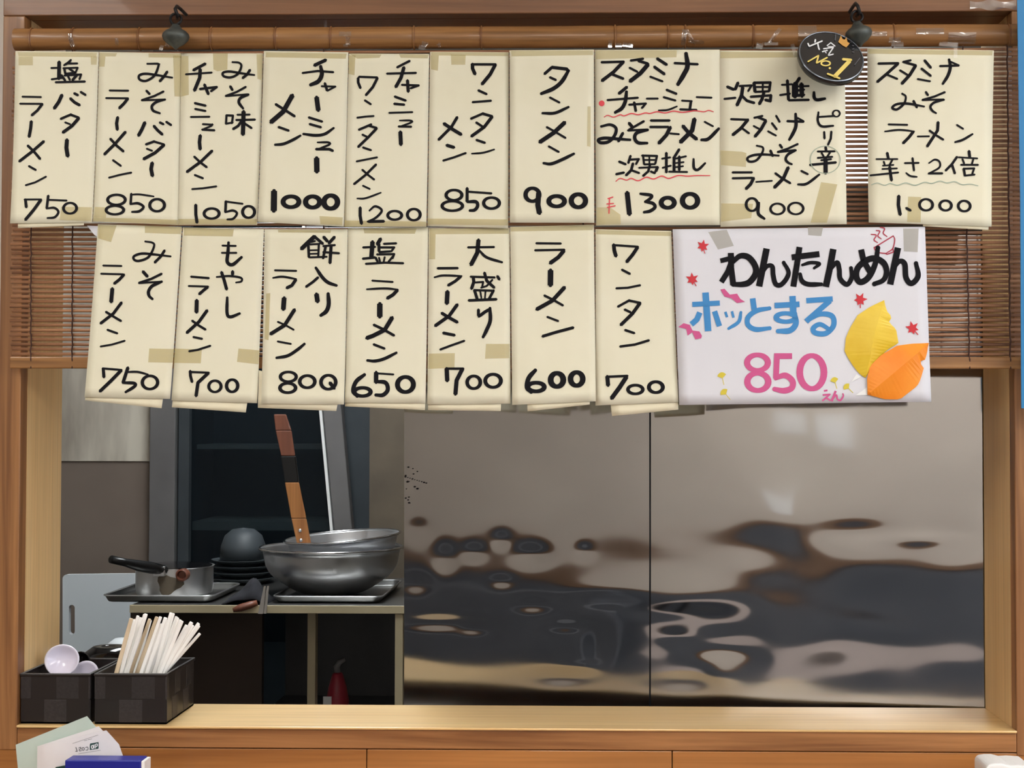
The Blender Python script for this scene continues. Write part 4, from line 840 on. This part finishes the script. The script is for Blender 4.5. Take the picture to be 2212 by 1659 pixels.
# hooks and bronze weights that carry the blind
def hook(px, py_top, py_bot, lab, tilt):
    kx = (1.73 - 0.05) / FPX; Y = -0.047
    r0 = at(px, py_top + 28, Y)
    t = thing('blind_hook', lab, 'hook', at(px, py_bot, Y), 'hooks holding the blind')
    s = at(px - 1, py_top, Y); wl = Vector((s.x, -0.002, s.z + 0.003))
    MB().tube([wl, (s.x, Y + 0.02, s.z + 0.003), (s.x, Y + .006, s.z + 0.002), (s.x + .001, Y - .004, s.z - 0.004), (s.x + .003, Y - .003, s.z - 0.011), (s.x + .001, Y + .005, s.z - 0.013)], 0.002, 10).build('screw_hook', M['iron'], t, smooth=True)
    n = 24; R = 12 * kx
    MB().tube([r0 + Vector((R * math.cos(2 * math.pi * i / n), 0.0015 * math.sin(4 * math.pi * i / n), R * math.sin(2 * math.pi * i / n))) for i in range(n + 1)], 0.0016, 8, caps=False).build('ring', M['iron'], t, smooth=True)
    Mh = Matrix.Rotation(math.radians(tilt), 3, 'Y'); b0 = r0 - Vector((0, 0, R))
    pr_ = [(0, 0.001), (8, 0), (9, -3), (12, -6), (13, -9), (22, -14), (28, -20), (29.5, -26), (27, -33), (18, -42), (8, -48), (3, -53), (0, -55)]
    MB().lathe([(r * kx, z * kx) for r, z in pr_], b0, 32, Mh).build('weight', M['bronze'], t, smooth=True)
hook(380, 14, 96, 'bronze acorn-shaped blind weight on an iron hook, at the upper left', 0)
hook(1851, 8, 86, 'bronze acorn-shaped blind weight on an iron hook, beside the round black badge', -8)

# ------------------------------------------------------------------ menu sheets
def inv_bilinear(q, x, y):
    u = v = 0.5
    for _ in range(6):
        ax = [(1-u)*(1-v), u*(1-v), u*v, (1-u)*v]
        fx = sum(a * p[0] for a, p in zip(ax, q)) - x; fy = sum(a * p[1] for a, p in zip(ax, q)) - y
        dux = (1-v)*(q[1][0]-q[0][0]) + v*(q[2][0]-q[3][0]); duy = (1-v)*(q[1][1]-q[0][1]) + v*(q[2][1]-q[3][1])
        dvx = (1-u)*(q[3][0]-q[0][0]) + u*(q[2][0]-q[1][0]); dvy = (1-u)*(q[3][1]-q[0][1]) + u*(q[2][1]-q[1][1])
        det = dux * dvy - duy * dvx
        u -= (fx * dvy - fy * dvx) / det; v -= (dux * fy - duy * fx) / det
    return u, v
def placer(q, Y, lift, seed):
    r = random.Random(seed); a, b, c_, d_ = r.uniform(0, 6), r.uniform(0, 6), r.uniform(-1, 1), r.uniform(0.0003, 0.0008)
    def bend(u, v):
        v = min(1, max(0, v)); u = min(1, max(0, u))
        return -lift * v ** 3 - d_ * math.sin(3.1 * v + a) * math.sin(2.2 * u + b) - 0.0012 * c_ * (u - .5) * v - 0.0006 * math.sin(math.pi * u) * v
    def place(eps):
        def f(px, py):
            u, v = inv_bilinear(q, px, py); p = at(px, py, Y); p.y += bend(u, v) - eps; return p
        return f
    return place
def grid(mb, q, f, nu, nv):
    vs = []
    for j in range(nv + 1):
        for i in range(nu + 1):
            u, v = i / nu, j / nv; ax = [(1-u)*(1-v), u*(1-v), u*v, (1-u)*v]
            vs.append(f(sum(a * p[0] for a, p in zip(ax, q)), sum(a * p[1] for a, p in zip(ax, q))))
    return mb.add(vs, [(j*(nu+1)+i, (j+1)*(nu+1)+i, (j+1)*(nu+1)+i+1, j*(nu+1)+i+1) for j in range(nv) for i in range(nu)])
for s in SHEETS:
    Y = -0.0360 - 0.0016 * s.get('front', 0) - (0.0006 if s['id'] % 2 else 0) + (0.0012 if s['id'] > 10 else 0)
    lift = (0.0035, 0.006, 0.0045)[s['id'] % 3]
    pl_ = placer(s['q'], Y, lift, s['id'])
    base = at((s['q'][2][0] + s['q'][3][0]) / 2, s['q'][2][1], Y)
    t = thing('menu_sheet', s['lab'], 'menu', base, 'cream menu sheets taped to the blind')
    grid(MB(), s['q'], pl_(0), 12, 18).build('sheet', M['paper'], t, smooth=True, solid=0.00025)
    if 'back' in s:
        grid(MB(), s['back'], lambda x, y: pl_(-0.0016)(x, y), 6, 4).build('backing_sheet', M['paper_back'], t, smooth=True, solid=0.00025)
    for q in s['tapes']:
        if len(q) == 4: grid(MB(), q, pl_(0.00025), 4, 4).build('tape', M['tape'], t, smooth=True)
        else: MB().add([pl_(0.00025)(*p) for p in q], [tuple(range(len(q) - 1, -1, -1))]).build('tape', M['tape'], t)
    write(MB(), s['name'], s['crop'], pl_(0.0005), 1.08).build('dish_name', M['ink'], t)
    write(MB(), s['price'], s['crop'], pl_(0.0005), 1.06).build('price', M['ink'], t)
    for nm, mt, tx in s.get('extra', []): write(MB(), tx, s['crop'], pl_(0.00058)).build(nm, M[mt], t)
    if s['id'] == 11:
        f = pl_(-0.001); MB().add([f(187, 487), f(211, 488), f(209, 511), f(203, 507)], [(0, 3, 2, 1)]).build('torn_corner', M['white_paper'], t)

# ------------------------------------------------------------------ poster
q = POSTER['q']; pp = placer(q, -0.0385, 0.003, 77)
t = thing('poster', 'white landscape poster with black, blue and pink lettering and paper leaves', 'poster', at(1735, 872, -0.0385))
grid(MB(), q, pp(0), 24, 16).build('sheet', M['white_paper'], t, smooth=True, solid=0.00025)
for key, nm, m_, e in (('bowl', 'bowl_drawing', 'crimson', .0004), ('black', 'black_lettering', 'ink', .0006), ('blue', 'blue_lettering', 'poster_blue', .0005), ('pink', 'pink_price', 'poster_pink', .0005)):
    mb = MB()
    for crop, tx in POSTER[key]: write(mb, tx, crop, pp(e), {'black': 1.16, 'blue': 1.08, 'pink': 1.06, 'bowl': 1.0}[key], key == 'bowl')
    mb.build(nm, M[m_], t)
def poly(mb, pts, crop, f):
    ox, oy, sc = CROP[crop]; n = len(pts)
    bm = bmesh.new(); vs = [bm.verts.new(f(ox + x / sc, oy + y / sc)) for x, y in pts]; bm.faces.new(vs)
    bmesh.ops.triangulate(bm, faces=bm.faces[:]); bm.verts.index_update()
    mb.add([v.co.copy() for v in bm.verts], [tuple(v.index for v in fc.verts) for fc in bm.faces]); bm.free(); return mb
poly(MB(), [(1130,575),(1165,568),(1210,618),(1272,610),(1300,655),(1340,680),(1270,690),(1225,650),(1165,635)], 'G', pp(.0007)).build('pink_ribbon', M['poster_pink'], t)
poly(MB(), [(770,895),(815,862),(868,876),(892,925),(950,932),(972,970),(965,992),(915,1000),(905,975),(890,940),(850,968),(838,912)], 'G', pp(.0007)).build('pink_ribbon', M['poster_pink'], t)
def star(cx, cy, r, crop, rot):
    pts = []
    for i in range(12):
        a = math.radians(rot) + math.pi * i / 6; rr2 = r * ((1.12 if i in (0, 2, 10) else 0.95) if i % 2 == 0 else 0.52); pts.append((cx + rr2 * math.sin(a), cy - rr2 * math.cos(a)))
    mb = poly(MB(), pts, crop, pp(.0008)); a = math.radians(rot + 180 - 26)
    ox, oy, sc = CROP[crop]
    write(mb, '7:%d,%d %d,%d' % (cx, cy, cx + 1.25 * r * math.sin(a), cy - 1.25 * r * math.cos(a)), crop, pp(.0008))
    mb.build('maple_leaf', M['maple'], t)
star(980, 205, 52, 'G', 10); star(890, 488, 54, 'G', -5); star(718, 786, 50, 'I', 25); star(1108, 1000, 50, 'I', -15)
def ginkgo(cx, cy, r, crop, rot):
    pts = [(cx, cy + r * .55)] + [(cx + r * math.sin(math.radians(a)) * (1 + .08 * math.cos(a)), cy + r * .55 - r * 1.25 * math.cos(math.radians(a))) for a in range(-62, 63, 12)]
    c, s_ = math.cos(math.radians(rot)), math.sin(math.radians(rot))
    R = lambda p: (cx + (p[0] - cx) * c - (p[1] - cy) * s_, cy + (p[0] - cx) * s_ + (p[1] - cy) * c)
    mb = poly(MB(), [R(p) for p in pts], crop, pp(.0007)); e = R((cx, cy + r * 1.9)); b_ = R((cx, cy + r * .5))
    write(mb, '5:%d,%d %d,%d' % (b_[0], b_[1], e[0], e[1]), crop, pp(.0007)); mb.build('ginkgo_leaf', M['ginkgo'], t)
ginkgo(1142, 1310, 42, 'G', -12); ginkgo(1162, 1452, 42, 'G', -38); ginkgo(525, 1388, 34, 'I', -15); ginkgo(617, 1436, 34, 'I', -45)
def leaf(outA, outB, ridge, crop, nm, m_, h, e):
    ox, oy, sc = CROP[crop]; mb = MB()
    f = lambda p, hh: pp(e + hh)(ox + p[0] / sc, oy + p[1] / sc)
    for out in (outA, outB):
        n = len(out); k = len(ridge); R = [f(p, h * (0.3 + 0.7 * math.sin(math.pi * i / (k - 1)))) for i, p in enumerate(ridge)]
        # strips from the ridge to the outline, resampled to equal counts
        tot = 24
        def samp(P, tt):
            L = [0]; 
            for a, b in zip(P, P[1:]): L.append(L[-1] + (b - a).length)
            x = tt * L[-1]
            for i in range(len(P) - 1):
                if x <= L[i + 1] + 1e-12: return P[i] + (P[i + 1] - P[i]) * ((x - L[i]) / max(1e-9, L[i + 1] - L[i]))
            return P[-1]
        O = [f(p, 0.0002) for p in out]; vs = []
        for i in range(tot + 1): vs += [samp(R, i / tot), samp(O, i / tot)]
        mb.add(vs, [(2 * i, 2 * i + 1, 2 * i + 3, 2 * i + 2) for i in range(tot)])
    mb.build(nm, M[m_], t)
leaf([(895,790),(790,840),(700,900),(640,1000),(610,1070),(600,1170),(625,1220),(670,1290),(715,1345),(755,1370)],
     [(895,790),(915,870),(955,915),(930,955),(985,1005),(1003,1110),(920,1160),(820,1260),(755,1370)], [(895,790),(830,1000),(790,1200),(755,1370)], 'I', 'yellow_paper_leaf', 'leaf_yellow', 0.005, 0.0009)
leaf([(1225,1110),(1100,1115),(990,1130),(870,1200),(790,1280),(765,1370),(768,1495)],
     [(1225,1110),(1215,1180),(1200,1235),(1165,1245),(1170,1280),(1190,1295),(1165,1380),(1140,1430),(1010,1530),(900,1530),(768,1495)], [(1225,1110),(1100,1215),(950,1340),(768,1495)], 'I', 'orange_paper_leaf', 'leaf_orange', 0.008, 0.0022)
poly(poly(MB(), [(648,1402),(688,1342),(722,1362)], 'I', pp(.001)), [(678,1500),(768,1440),(768,1498)], 'I', pp(.001)).build('leaf_stem', M['white'], t)
for qd in ([(1530,501),(1570,496),(1585,531),(1551,539)], [(1745,491),(1778,491),(1774,510),(1746,508)], [(1951,494),(1984,494),(1982,545),(1952,543)]):
    grid(MB(), qd, pp(.0003), 4, 4).build('tape', M['grey_tape'] if 'grey_tape' in M else M.setdefault('grey_tape', clearish('grey_tape', lin(186, 182, 172), 0.6, 0.3)), t, smooth=True)

# shiny scraps of clear tape on the bamboo and the frame
SCR = [(152,88,10,34,-8),(250,88,8,14,0),(356,100,8,26,20),(745,72,26,10,0),(750,92,10,26,4),(915,100,14,24,12),(948,96,6,12,0),(1318,96,8,22,3),(1336,98,14,16,0),(1356,98,22,16,8),
       (1478,78,10,32,6),(1492,80,8,36,-28),(1505,88,34,6,4),(1640,100,14,20,15),(1664,98,30,8,0),(1672,78,8,46,38),(1745,72,40,40,0),(1712,110,8,36,-15),(1900,72,34,10,0),(1935,92,26,26,0),(2010,66,60,14,0),(2045,100,40,10,5),(2080,80,60,22,0),(2060,118,8,22,0)]
rs = random.Random(11)
for px, py, ww, hh, an in SCR:
    p0 = at(px, py, -0.032); t = thing('clear_tape', 'shiny scrap of clear tape on the bamboo rail', 'tape', p0, 'clear tape scraps on the bamboo rail')
    c, s_ = math.cos(math.radians(an)), math.sin(math.radians(an)); nu = nv = 5; vs = []
    ph = rs.uniform(0, 6)
    for j in range(nv + 1):
        for i in range(nu + 1):
            x, y = (i / nu - .5) * ww, (j / nv - .5) * hh; X, Yp = px + x * c - y * s_, py + x * s_ + y * c
            q_ = at(X, Yp, -0.0295); dz = (q_.z - zc) / rr_
            q_.y = BLY - rr_ * .89 * math.sqrt(max(0.0, 1 - dz * dz)) - 0.0012 - 0.0006 * math.sin(i * 1.7 + ph) * math.cos(j * 1.3 + ph) if abs(dz) < 1 else -0.0385
            q_.y = min(q_.y, -0.0165) if abs(dz) < 1 else q_.y; vs.append(q_)
    n_ = nu + 1
    MB().add(vs, [(j*n_+i, (j+1)*n_+i, (j+1)*n_+i+1, j*n_+i+1) for j in range(nv) for i in range(nu)]).build('film', M['clear_tape'], t, smooth=True)

# ------------------------------------------------------------------ round badge
cB = at(1796, 121, -0.068); nB = Vector((0.14, -0.86, 0.49)).normalized()
RB = 73.5 * (1.73 - 0.068) / FPX
zax = nB; xax = Vector((1, 0, 0)); xax = (xax - zax * xax.dot(zax)).normalized(); yax = zax.cross(xax)
MBm = Matrix((xax, yax, zax)).transposed()
t = thing('badge', 'round glossy black badge with a crown and gold number one', 'badge', cB - nB * 0.009)
MB().lathe([(0, -0.009), (RB * .96, -0.009), (RB, -0.006), (RB, -0.0015), (RB * .985, -0.0003)], cB, 64, MBm).build('case', M['badge_side'], t, smooth=True, split=0.7)
MB().lathe([(RB * .985, -0.0006), (RB * .965, 0.0008), (RB * .945, 0.0002)], cB, 64, MBm).build('rim', M['rim'], t, smooth=True)
fc = MB().lathe([(RB * .945, -0.0002), (RB * .85, 0.0004), (RB * .6, 0.0011), (RB * .3, 0.0015), (0, 0.0016)], cB, 64, MBm).build('face', M['badge'], t, smooth=True)
bp = lambda e: (lambda x, y: on_plane(x, y, cB + nB * (0.0019 + e), nB))
write(MB(), "34:500,590 530,665;34:530,665 845,535;36:735,590 750,680 775,745;36:680,500 668,570;26:1050,575 955,650;26:1050,580 1150,660;22:975,672 1120,672;28:870,720 1110,690;30:1110,690 1000,850 990,880;28:990,880 1110,850;24:840,790 970,765;24:880,760 940,825;24:960,750 850,800", 'H', bp(0)).build('white_lettering', M['white_ink'], fc)
write(MB(), "34:500,1030 760,880;38:755,885 705,1060;36:705,1065 965,930;O38:800,995 1050,1145;D56:1022,1185;60:1330,970 1540,990;96:1500,1010 1140,1385;44:965,1315 1265,1430", 'H', bp(0)).build('gold_number', M['gold'], fc)
poly(MB(), [(1225,560),(1262,470),(1288,395),(1328,490),(1380,505),(1420,440),(1445,560),(1498,590),(1475,625),(1415,690),(1330,645)], 'H', bp(0)).build('crown', M['crown'], fc)
write(MB(), "26:1165,375 1150,520;20:1620,1105 1740,945;26:1525,560 1535,565;18:1560,730 1610,720;18:1560,790 1610,805;16:1560,640 1600,650", 'H', bp(0)).build('grey_sparkle', M['grey_ink'], fc)

# ------------------------------------------------------------------ baskets on the sill
SZ = FZ0 + 0.0004
def basket(x0, x1, Y0, depth, yt, lab):
    a, b = at(x0, 1560, Y0).x, at(x1, 1560, Y0).x; zt_ = at((x0 + x1) / 2, yt, Y0).z; H = zt_ - SZ; th = 0.003
    t = thing('woven_basket', lab, 'basket', ((a + b) / 2, Y0 + depth / 2, SZ), 'woven baskets on the sill')
    mb = MB(); Y1 = Y0 + depth
    mb.box(a + .0015, b - .0015, Y0 + .0015, Y0 + th, SZ, zt_ - .002); mb.box(a + .0015, b - .0015, Y1 - th, Y1 - .0015, SZ, zt_ - .002)
    mb.box(a + .0015, a + th, Y0 + th, Y1 - th, SZ, zt_ - .002); mb.box(b - th, b - .0015, Y0 + th, Y1 - th, SZ, zt_ - .002)
    mb.box(a + .0015, b - .0015, Y0 + .0015, Y1 - .0015, SZ, SZ + .002)
    mb.build('liner', M['basket_rim'], t)
    wv = MB(); rows = 2; rh = (H - .004) / rows; cw = 0.026
    def strips(p0, along, out, length):
        n = max(1, round(length / cw)); c_ = length / n
        for r_ in range(rows):
            off = 0 if r_ % 2 == 0 else c_ / 2; s = -off
            i = 0
            while s < length - 1e-6:
                s0, s1 = max(0, s) + .0009, min(length, s + c_) - .0009
                if s1 - s0 > 0.002:
                    lift = 0.0004 + (0.0014 if (i + r_) % 2 else 0)
                    z0, z1 = SZ + .001 + r_ * rh + .0007, SZ + .001 + (r_ + 1) * rh - .0007
                    A = [p0 + along * s0 + Vector((0, 0, z0)), p0 + along * s1 + Vector((0, 0, z0)), p0 + along * s1 + Vector((0, 0, z1)), p0 + along * s0 + Vector((0, 0, z1))]
                    wv.hexa([q - out * .0016 for q in A], [q + out * (lift - .0015) for q in A])
                s += c_; i += 1
    strips(Vector((a, Y0 + .0015, 0)), Vector((1, 0, 0)), Vector((0, -1, 0)), b - a)
    strips(Vector((b - .0015, Y0, 0)), Vector((0, 1, 0)), Vector((1, 0, 0)), depth)
    strips(Vector((a + .0015, Y0, 0)), Vector((0, 1, 0)), Vector((-1, 0, 0)), depth)
    wv.build('weave', M['basket'], t, bevel=0.0009)
    rm = MB(); h = .0035
    rm.box(a, b, Y0, Y0 + h, zt_ - h, zt_); rm.box(a, b, Y1 - h, Y1, zt_ - h, zt_); rm.box(a, a + h, Y0 + h, Y1 - h, zt_ - h, zt_); rm.box(b - h, b, Y0 + h, Y1 - h, zt_ - h, zt_)
    rm.build('rim', M['basket_rim'], t, bevel=0.0009)
    return a, b, zt_
a1, b1, z1_ = basket(41, 195, 0.004, 0.118, 1455, 'dark woven basket of spoons in the corner of the sill')
a2, b2, z2_ = basket(201, 361, 0.004, 0.122, 1455, 'dark woven basket full of chopsticks on the sill')

# chopsticks (traced from a crop at 180,1180, scale 5.53)
base = SZ + .0028
ST = [(395,575,860),(415,600,872),(440,620,868),(450,655,828),(475,690,850),(495,735,812),(520,750,806),(560,795,866),(590,800,880),(640,880,842),(660,850,930),(690,925,840),(715,940,925),(740,930,960),(760,985,850),(790,1005,880),(820,1010,945),(850,1050,792),(870,1075,800),(885,1115,838),(895,1130,850),(905,1160,875),(920,1180,890),(925,1235,940),(940,1260,960),(950,1295,905),(955,1310,940),(962,1380,918),(968,1385,945),(970,1395,1040)]
rs = random.Random(2)
for i, (bx, tx, ty) in enumerate(ST):
    Yr = 0.014 + 0.0030 * ((i * 11) % 30)
    X0 = lambda v: 180 + v / 5.53; Y0 = lambda v: 1180 + v / 5.53
    tip = at(X0(tx), Y0(ty), Yr); rim_ = at(X0(bx), Y0(1515), Yr)
    dv = (rim_ - tip); bot = tip + dv * ((base - tip.z) / dv.z)
    bot.x = max(a2 + 0.0085, bot.x); bot.y = tip.y
    wdt = rs.uniform(0.0042, 0.0056); dpt = 0.0027
    mid = bot + (tip - bot) * .5; ax = (tip - bot).normalized(); sx = (Vector((1, 0, 0)) - ax * ax.x).normalized(); sy = ax.cross(sx)
    A = [p + sx * (sgx * w_ / 2) + sy * (sgy * dpt / 2) for p, w_ in ((bot, wdt), ) for sgx, sgy in ((-1, -1), (1, -1), (1, 1), (-1, 1))]
    B = [tip + sx * (sgx * wdt * .42) + sy * (sgy * dpt * .45) for sgx, sgy in ((-1, -1), (1, -1), (1, 1), (-1, 1))]
    o = MB().hexa(A, B).build('chopsticks', M['chop_wood'] if i in (0, 2, 7, 9, 13) else M['chop'], None, bevel=0.0009)
    tag(o, 'white wrapped chopsticks leaning right in the woven basket' if i not in (0, 2, 7, 9, 13) else 'bare pale wooden chopsticks leaning among white wrapped ones in the basket', 'chopsticks', 'white wrapped chopsticks in the basket' if i not in (0, 2, 7, 9, 13) else 'bare wooden chopsticks in the basket')

# spoons in the left basket
def spoon(px, py, rx, rz, Y, lab, m_, tilt, deep=0.012, roll=0):
    c = at(px, py, Y); k = (Y + 1.73) / FPX; a, b = rx * k, rz * k
    RM = Matrix.Rotation(math.radians(roll), 3, 'Y') @ Matrix.Rotation(math.radians(tilt), 3, 'X')
    t = thing('soup_spoon', lab, 'spoon', c, 'soup spoons in the basket')
    nr, na = 8, 32; vs = [c + RM @ Vector((0, deep, 0))]
    for j in range(1, nr + 1):
        r = j / nr
        for i in range(na):
            an = 2 * math.pi * i / na; vs.append(c + RM @ Vector((a * r * math.cos(an), deep * (1 - r ** 2.4), b * r * math.sin(an) * (1.0 if math.sin(an) > 0 else 1.12))))
    fs = [(0, 1 + (i + 1) % na, 1 + i) for i in range(na)] + [(1 + (j-1)*na + i, 1 + (j-1)*na + (i+1) % na, 1 + j*na + (i+1) % na, 1 + j*na + i) for j in range(1, nr) for i in range(na)]
    MB().add(vs, fs).build('bowl', m_, t, smooth=True, solid=0.0016)
    h0 = c + RM @ Vector((0, 0.002, -b * 1.0)); zb_ = base + 0.006
    h1 = Vector((h0.x + 0.003, min(0.105, h0.y + 0.01), zb_))
    if h0.z - zb_ > 0.008:
        MB().tube([h0, h0 + (h1 - h0) * .5, h1], [(0.003, 0.006), (0.0025, 0.0055), (0.0025, 0.006)], 10).build('handle', m_, t, smooth=True)
spoon(133.5, 1425, 38.5, 33, 0.045, 'white soup spoon facing front with its whole bowl showing', M['spoon'], -12)
spoon(213, 1462, 42, 36, 0.058, 'pale soup spoon low in the basket, only its curved top edge showing', M['spoon'], 8, 0.010) if False else spoon(182, 1460, 30, 34, 0.07, 'pale soup spoon low in the basket, only its curved top edge showing', M['spoon'], -25, 0.010, 18)
spoon(176, 1428, 20, 24, 0.088, 'glossy black soup spoon behind the white ones', M['blackg'], 20, 0.01, 25)
# black and clear lids resting behind, in the corner between board and chopsticks
YQ = JD + 0.06
lo = at(230, 1470, YQ)
c = at(236, 1428, YQ)
t = thing('black_bowl', 'glossy black bowl behind the baskets, partly hidden by the chopsticks', 'bowl', (c.x, c.y, 0.98))
kq = (YQ + 1.73) / FPX
zq = at(236, 1397, YQ).z
MB().lathe([(0, zq - .98), (34 * kq, zq - .98 - .001), (50 * kq, zq - .98 - .008), (58 * kq, zq - .98 - .022), (40 * kq, zq - .98 - .05), (22 * kq, zq - .98 - .058)], (c.x, c.y, 0.98), 40).build('shell', M['blackg'], t, smooth=True, solid=.0015)
MB().lathe([(22 * kq, zq - .98 - .056), (24 * kq, 0.0), (0, 0)], (c.x, c.y, 0.98), 32).build('foot', M['blackg'], t, smooth=True)
tag(MB().box(FX0 - 0.05, FX0 + 0.20, JD + 0.001, JD + 0.30, 0, 0.9795).build('kitchen_ledge', M['steel_dull'], bevel=0.002), 'low steel ledge on the kitchen side of the sill, hidden behind the baskets', 'ledge')
YW = JD + 0.20; c = at(262, 1420, YW); kw = (YW + 1.73) / FPX; zw = at(262, 1379, YW).z - .98
t = thing('pale_bowl', 'pale bluish bowl turned over behind the black bowl, in front of the cutting board', 'bowl', (c.x, c.y, .98))
MB().lathe([(66 * kw, 0), (68 * kw, zw * .45), (58 * kw, zw * .75), (36 * kw, zw * .94), (14 * kw, zw), (0, zw)], (c.x, c.y, .98), 44).build('shell', M['board'], t, smooth=True, solid=.002)

# ------------------------------------------------------------------ cards and box on the counter below
def card(pts, Y, name, lab, m_, cat='card', lean=0.0, th=0.0006, group=None):
    ox, oy, sc = CROP['J']; P = [at(ox + x / sc, oy + y / sc, Y) for x, y in pts]
    zlow = min(p.z for p in P)
    for p in P:
        if p.z < zlow + 0.002: p.z = CZ + 0.0004
    t = thing(name, lab, cat, Vector((sum(p.x for p in P) / len(P), Y, CZ)), group)
    MB().prism(P, (0, th, 0)).build('card_sheet', m_, t)
    return t
card([(220,578),(1222,176),(1470,480),(1560,1600),(330,1600)], -0.060, 'card', 'pale green card standing behind the white printed cards', M['green_card'])
card([(525,600),(1385,320),(1500,440),(1660,700),(1680,1600),(510,1600)], -0.0625, 'card', 'white card at the back of the printed cards, its edge showing at their left', M['white_card'])
card([(565,595),(1430,378),(1500,400),(1670,640),(1700,1600),(560,1600)], -0.0645, 'card', 'white card just behind the one with the green logo', M['white_card'])
t = card([(612,585),(1492,375),(1672,575),(1745,790),(1745,1600),(605,1600)], -0.0665, 'card', 'white card printed upside down with a green square logo', M['white_card'])
jp = lambda e: (lambda x, y: at(x, y, -0.0667 - e))
poly(MB(), [(1268,560),(1385,540),(1385,625),(1378,634),(1262,652),(1262,580)], 'J', jp(0)).build('green_logo', M['teal'], t)
write(MB(), "O12:1280,578 1318,640;12:1322,575 1322,628;~12:1340,572 1366,566 1366,596 1342,602;12:1342,575 1342,628", 'J', jp(.0001)).build('logo_mark', M['white'], t)
write(MB(), "11:1066,612 1086,672;10:1060,668 1086,672;~10:1105,625 1130,612 1136,630 1112,648 1118,664 1145,660;O10:1148,610 1190,662;~10:1202,617 1228,610 1238,630 1230,652 1205,652;5:1180,522 1225,512;5:1235,508 1292,496;4:1100,705 1415,655;4:1020,560 1380,440", 'J', jp(0)).build('grey_print', M['grey_ink'], t)
card([(780,892),(1340,795),(1560,742),(1640,800),(1640,1600),(780,1600)], -0.0700, 'card', 'dark green card edge between the white cards and the blue box', M['teal'])
a, b = at(140, 1642, -0.10), at(304, 1642, -0.10)
t = thing('blue_box', 'dark blue box in front of the cards at the lower left', 'box', ((a.x + b.x) / 2, -0.088, CZ))
MB().box(a.x, b.x, -0.10, -0.075, CZ + .0004, a.z).build('shell', M['blue_box'], t, bevel=0.0012)
MB().box(b.x + .0002, b.x + 0.004, -0.099, -0.076, CZ + .0004, a.z - 0.001).build('white_edge', M['white'], t, bevel=0.0005)

# white napkin at the lower right corner
Yn = -0.10; top = [(2130,1659),(2136,1652),(2150,1650),(2166,1650),(2182,1654),(2200,1653),(2230,1655)]
P = [at(x, y, Yn) for x, y in top]; P = [Vector((P[0].x, Yn, CZ + .0004))] + P + [Vector((P[-1].x, Yn, CZ + .0004))]
tag(MB().prism(P, (0, 0.05, 0)).build('paper_napkin', M['white'], bevel=0.002), 'white folded napkins just showing at the lower right corner', 'napkin')

# blue sheet along the right edge
P = [at(2197, -30, -0.052), at(2290, -30, -0.052), at(2290, 882, -0.052), at(2206.5, 882, -0.052), at(2204, 420, -0.052)]
tag(MB().prism(P, (0, 0.0015, 0)).build('blue_sheet', M['blue_sheet']), 'bright blue hanging sheet at the right edge of the hatch', 'sheet')
# tape on the upper right corner of the frame
t = thing('clear_tape', 'shiny clear tape on the upper right corner of the wooden frame', 'tape', at(2150, 12, -0.004))
vs = [at(2095 + 100 * i / 8, 2 + 18 * j / 3 + 3 * math.sin(i * 1.3 + j), -0.004 - 0.0012 * math.sin(i * 1.9 + j * 1.1) ** 2) for j in range(4) for i in range(9)]
MB().add(vs, [(j*9+i, (j+1)*9+i, (j+1)*9+i+1, j*9+i+1) for j in range(3) for i in range(8)]).build('film', M['clear_tape'], t, smooth=True)
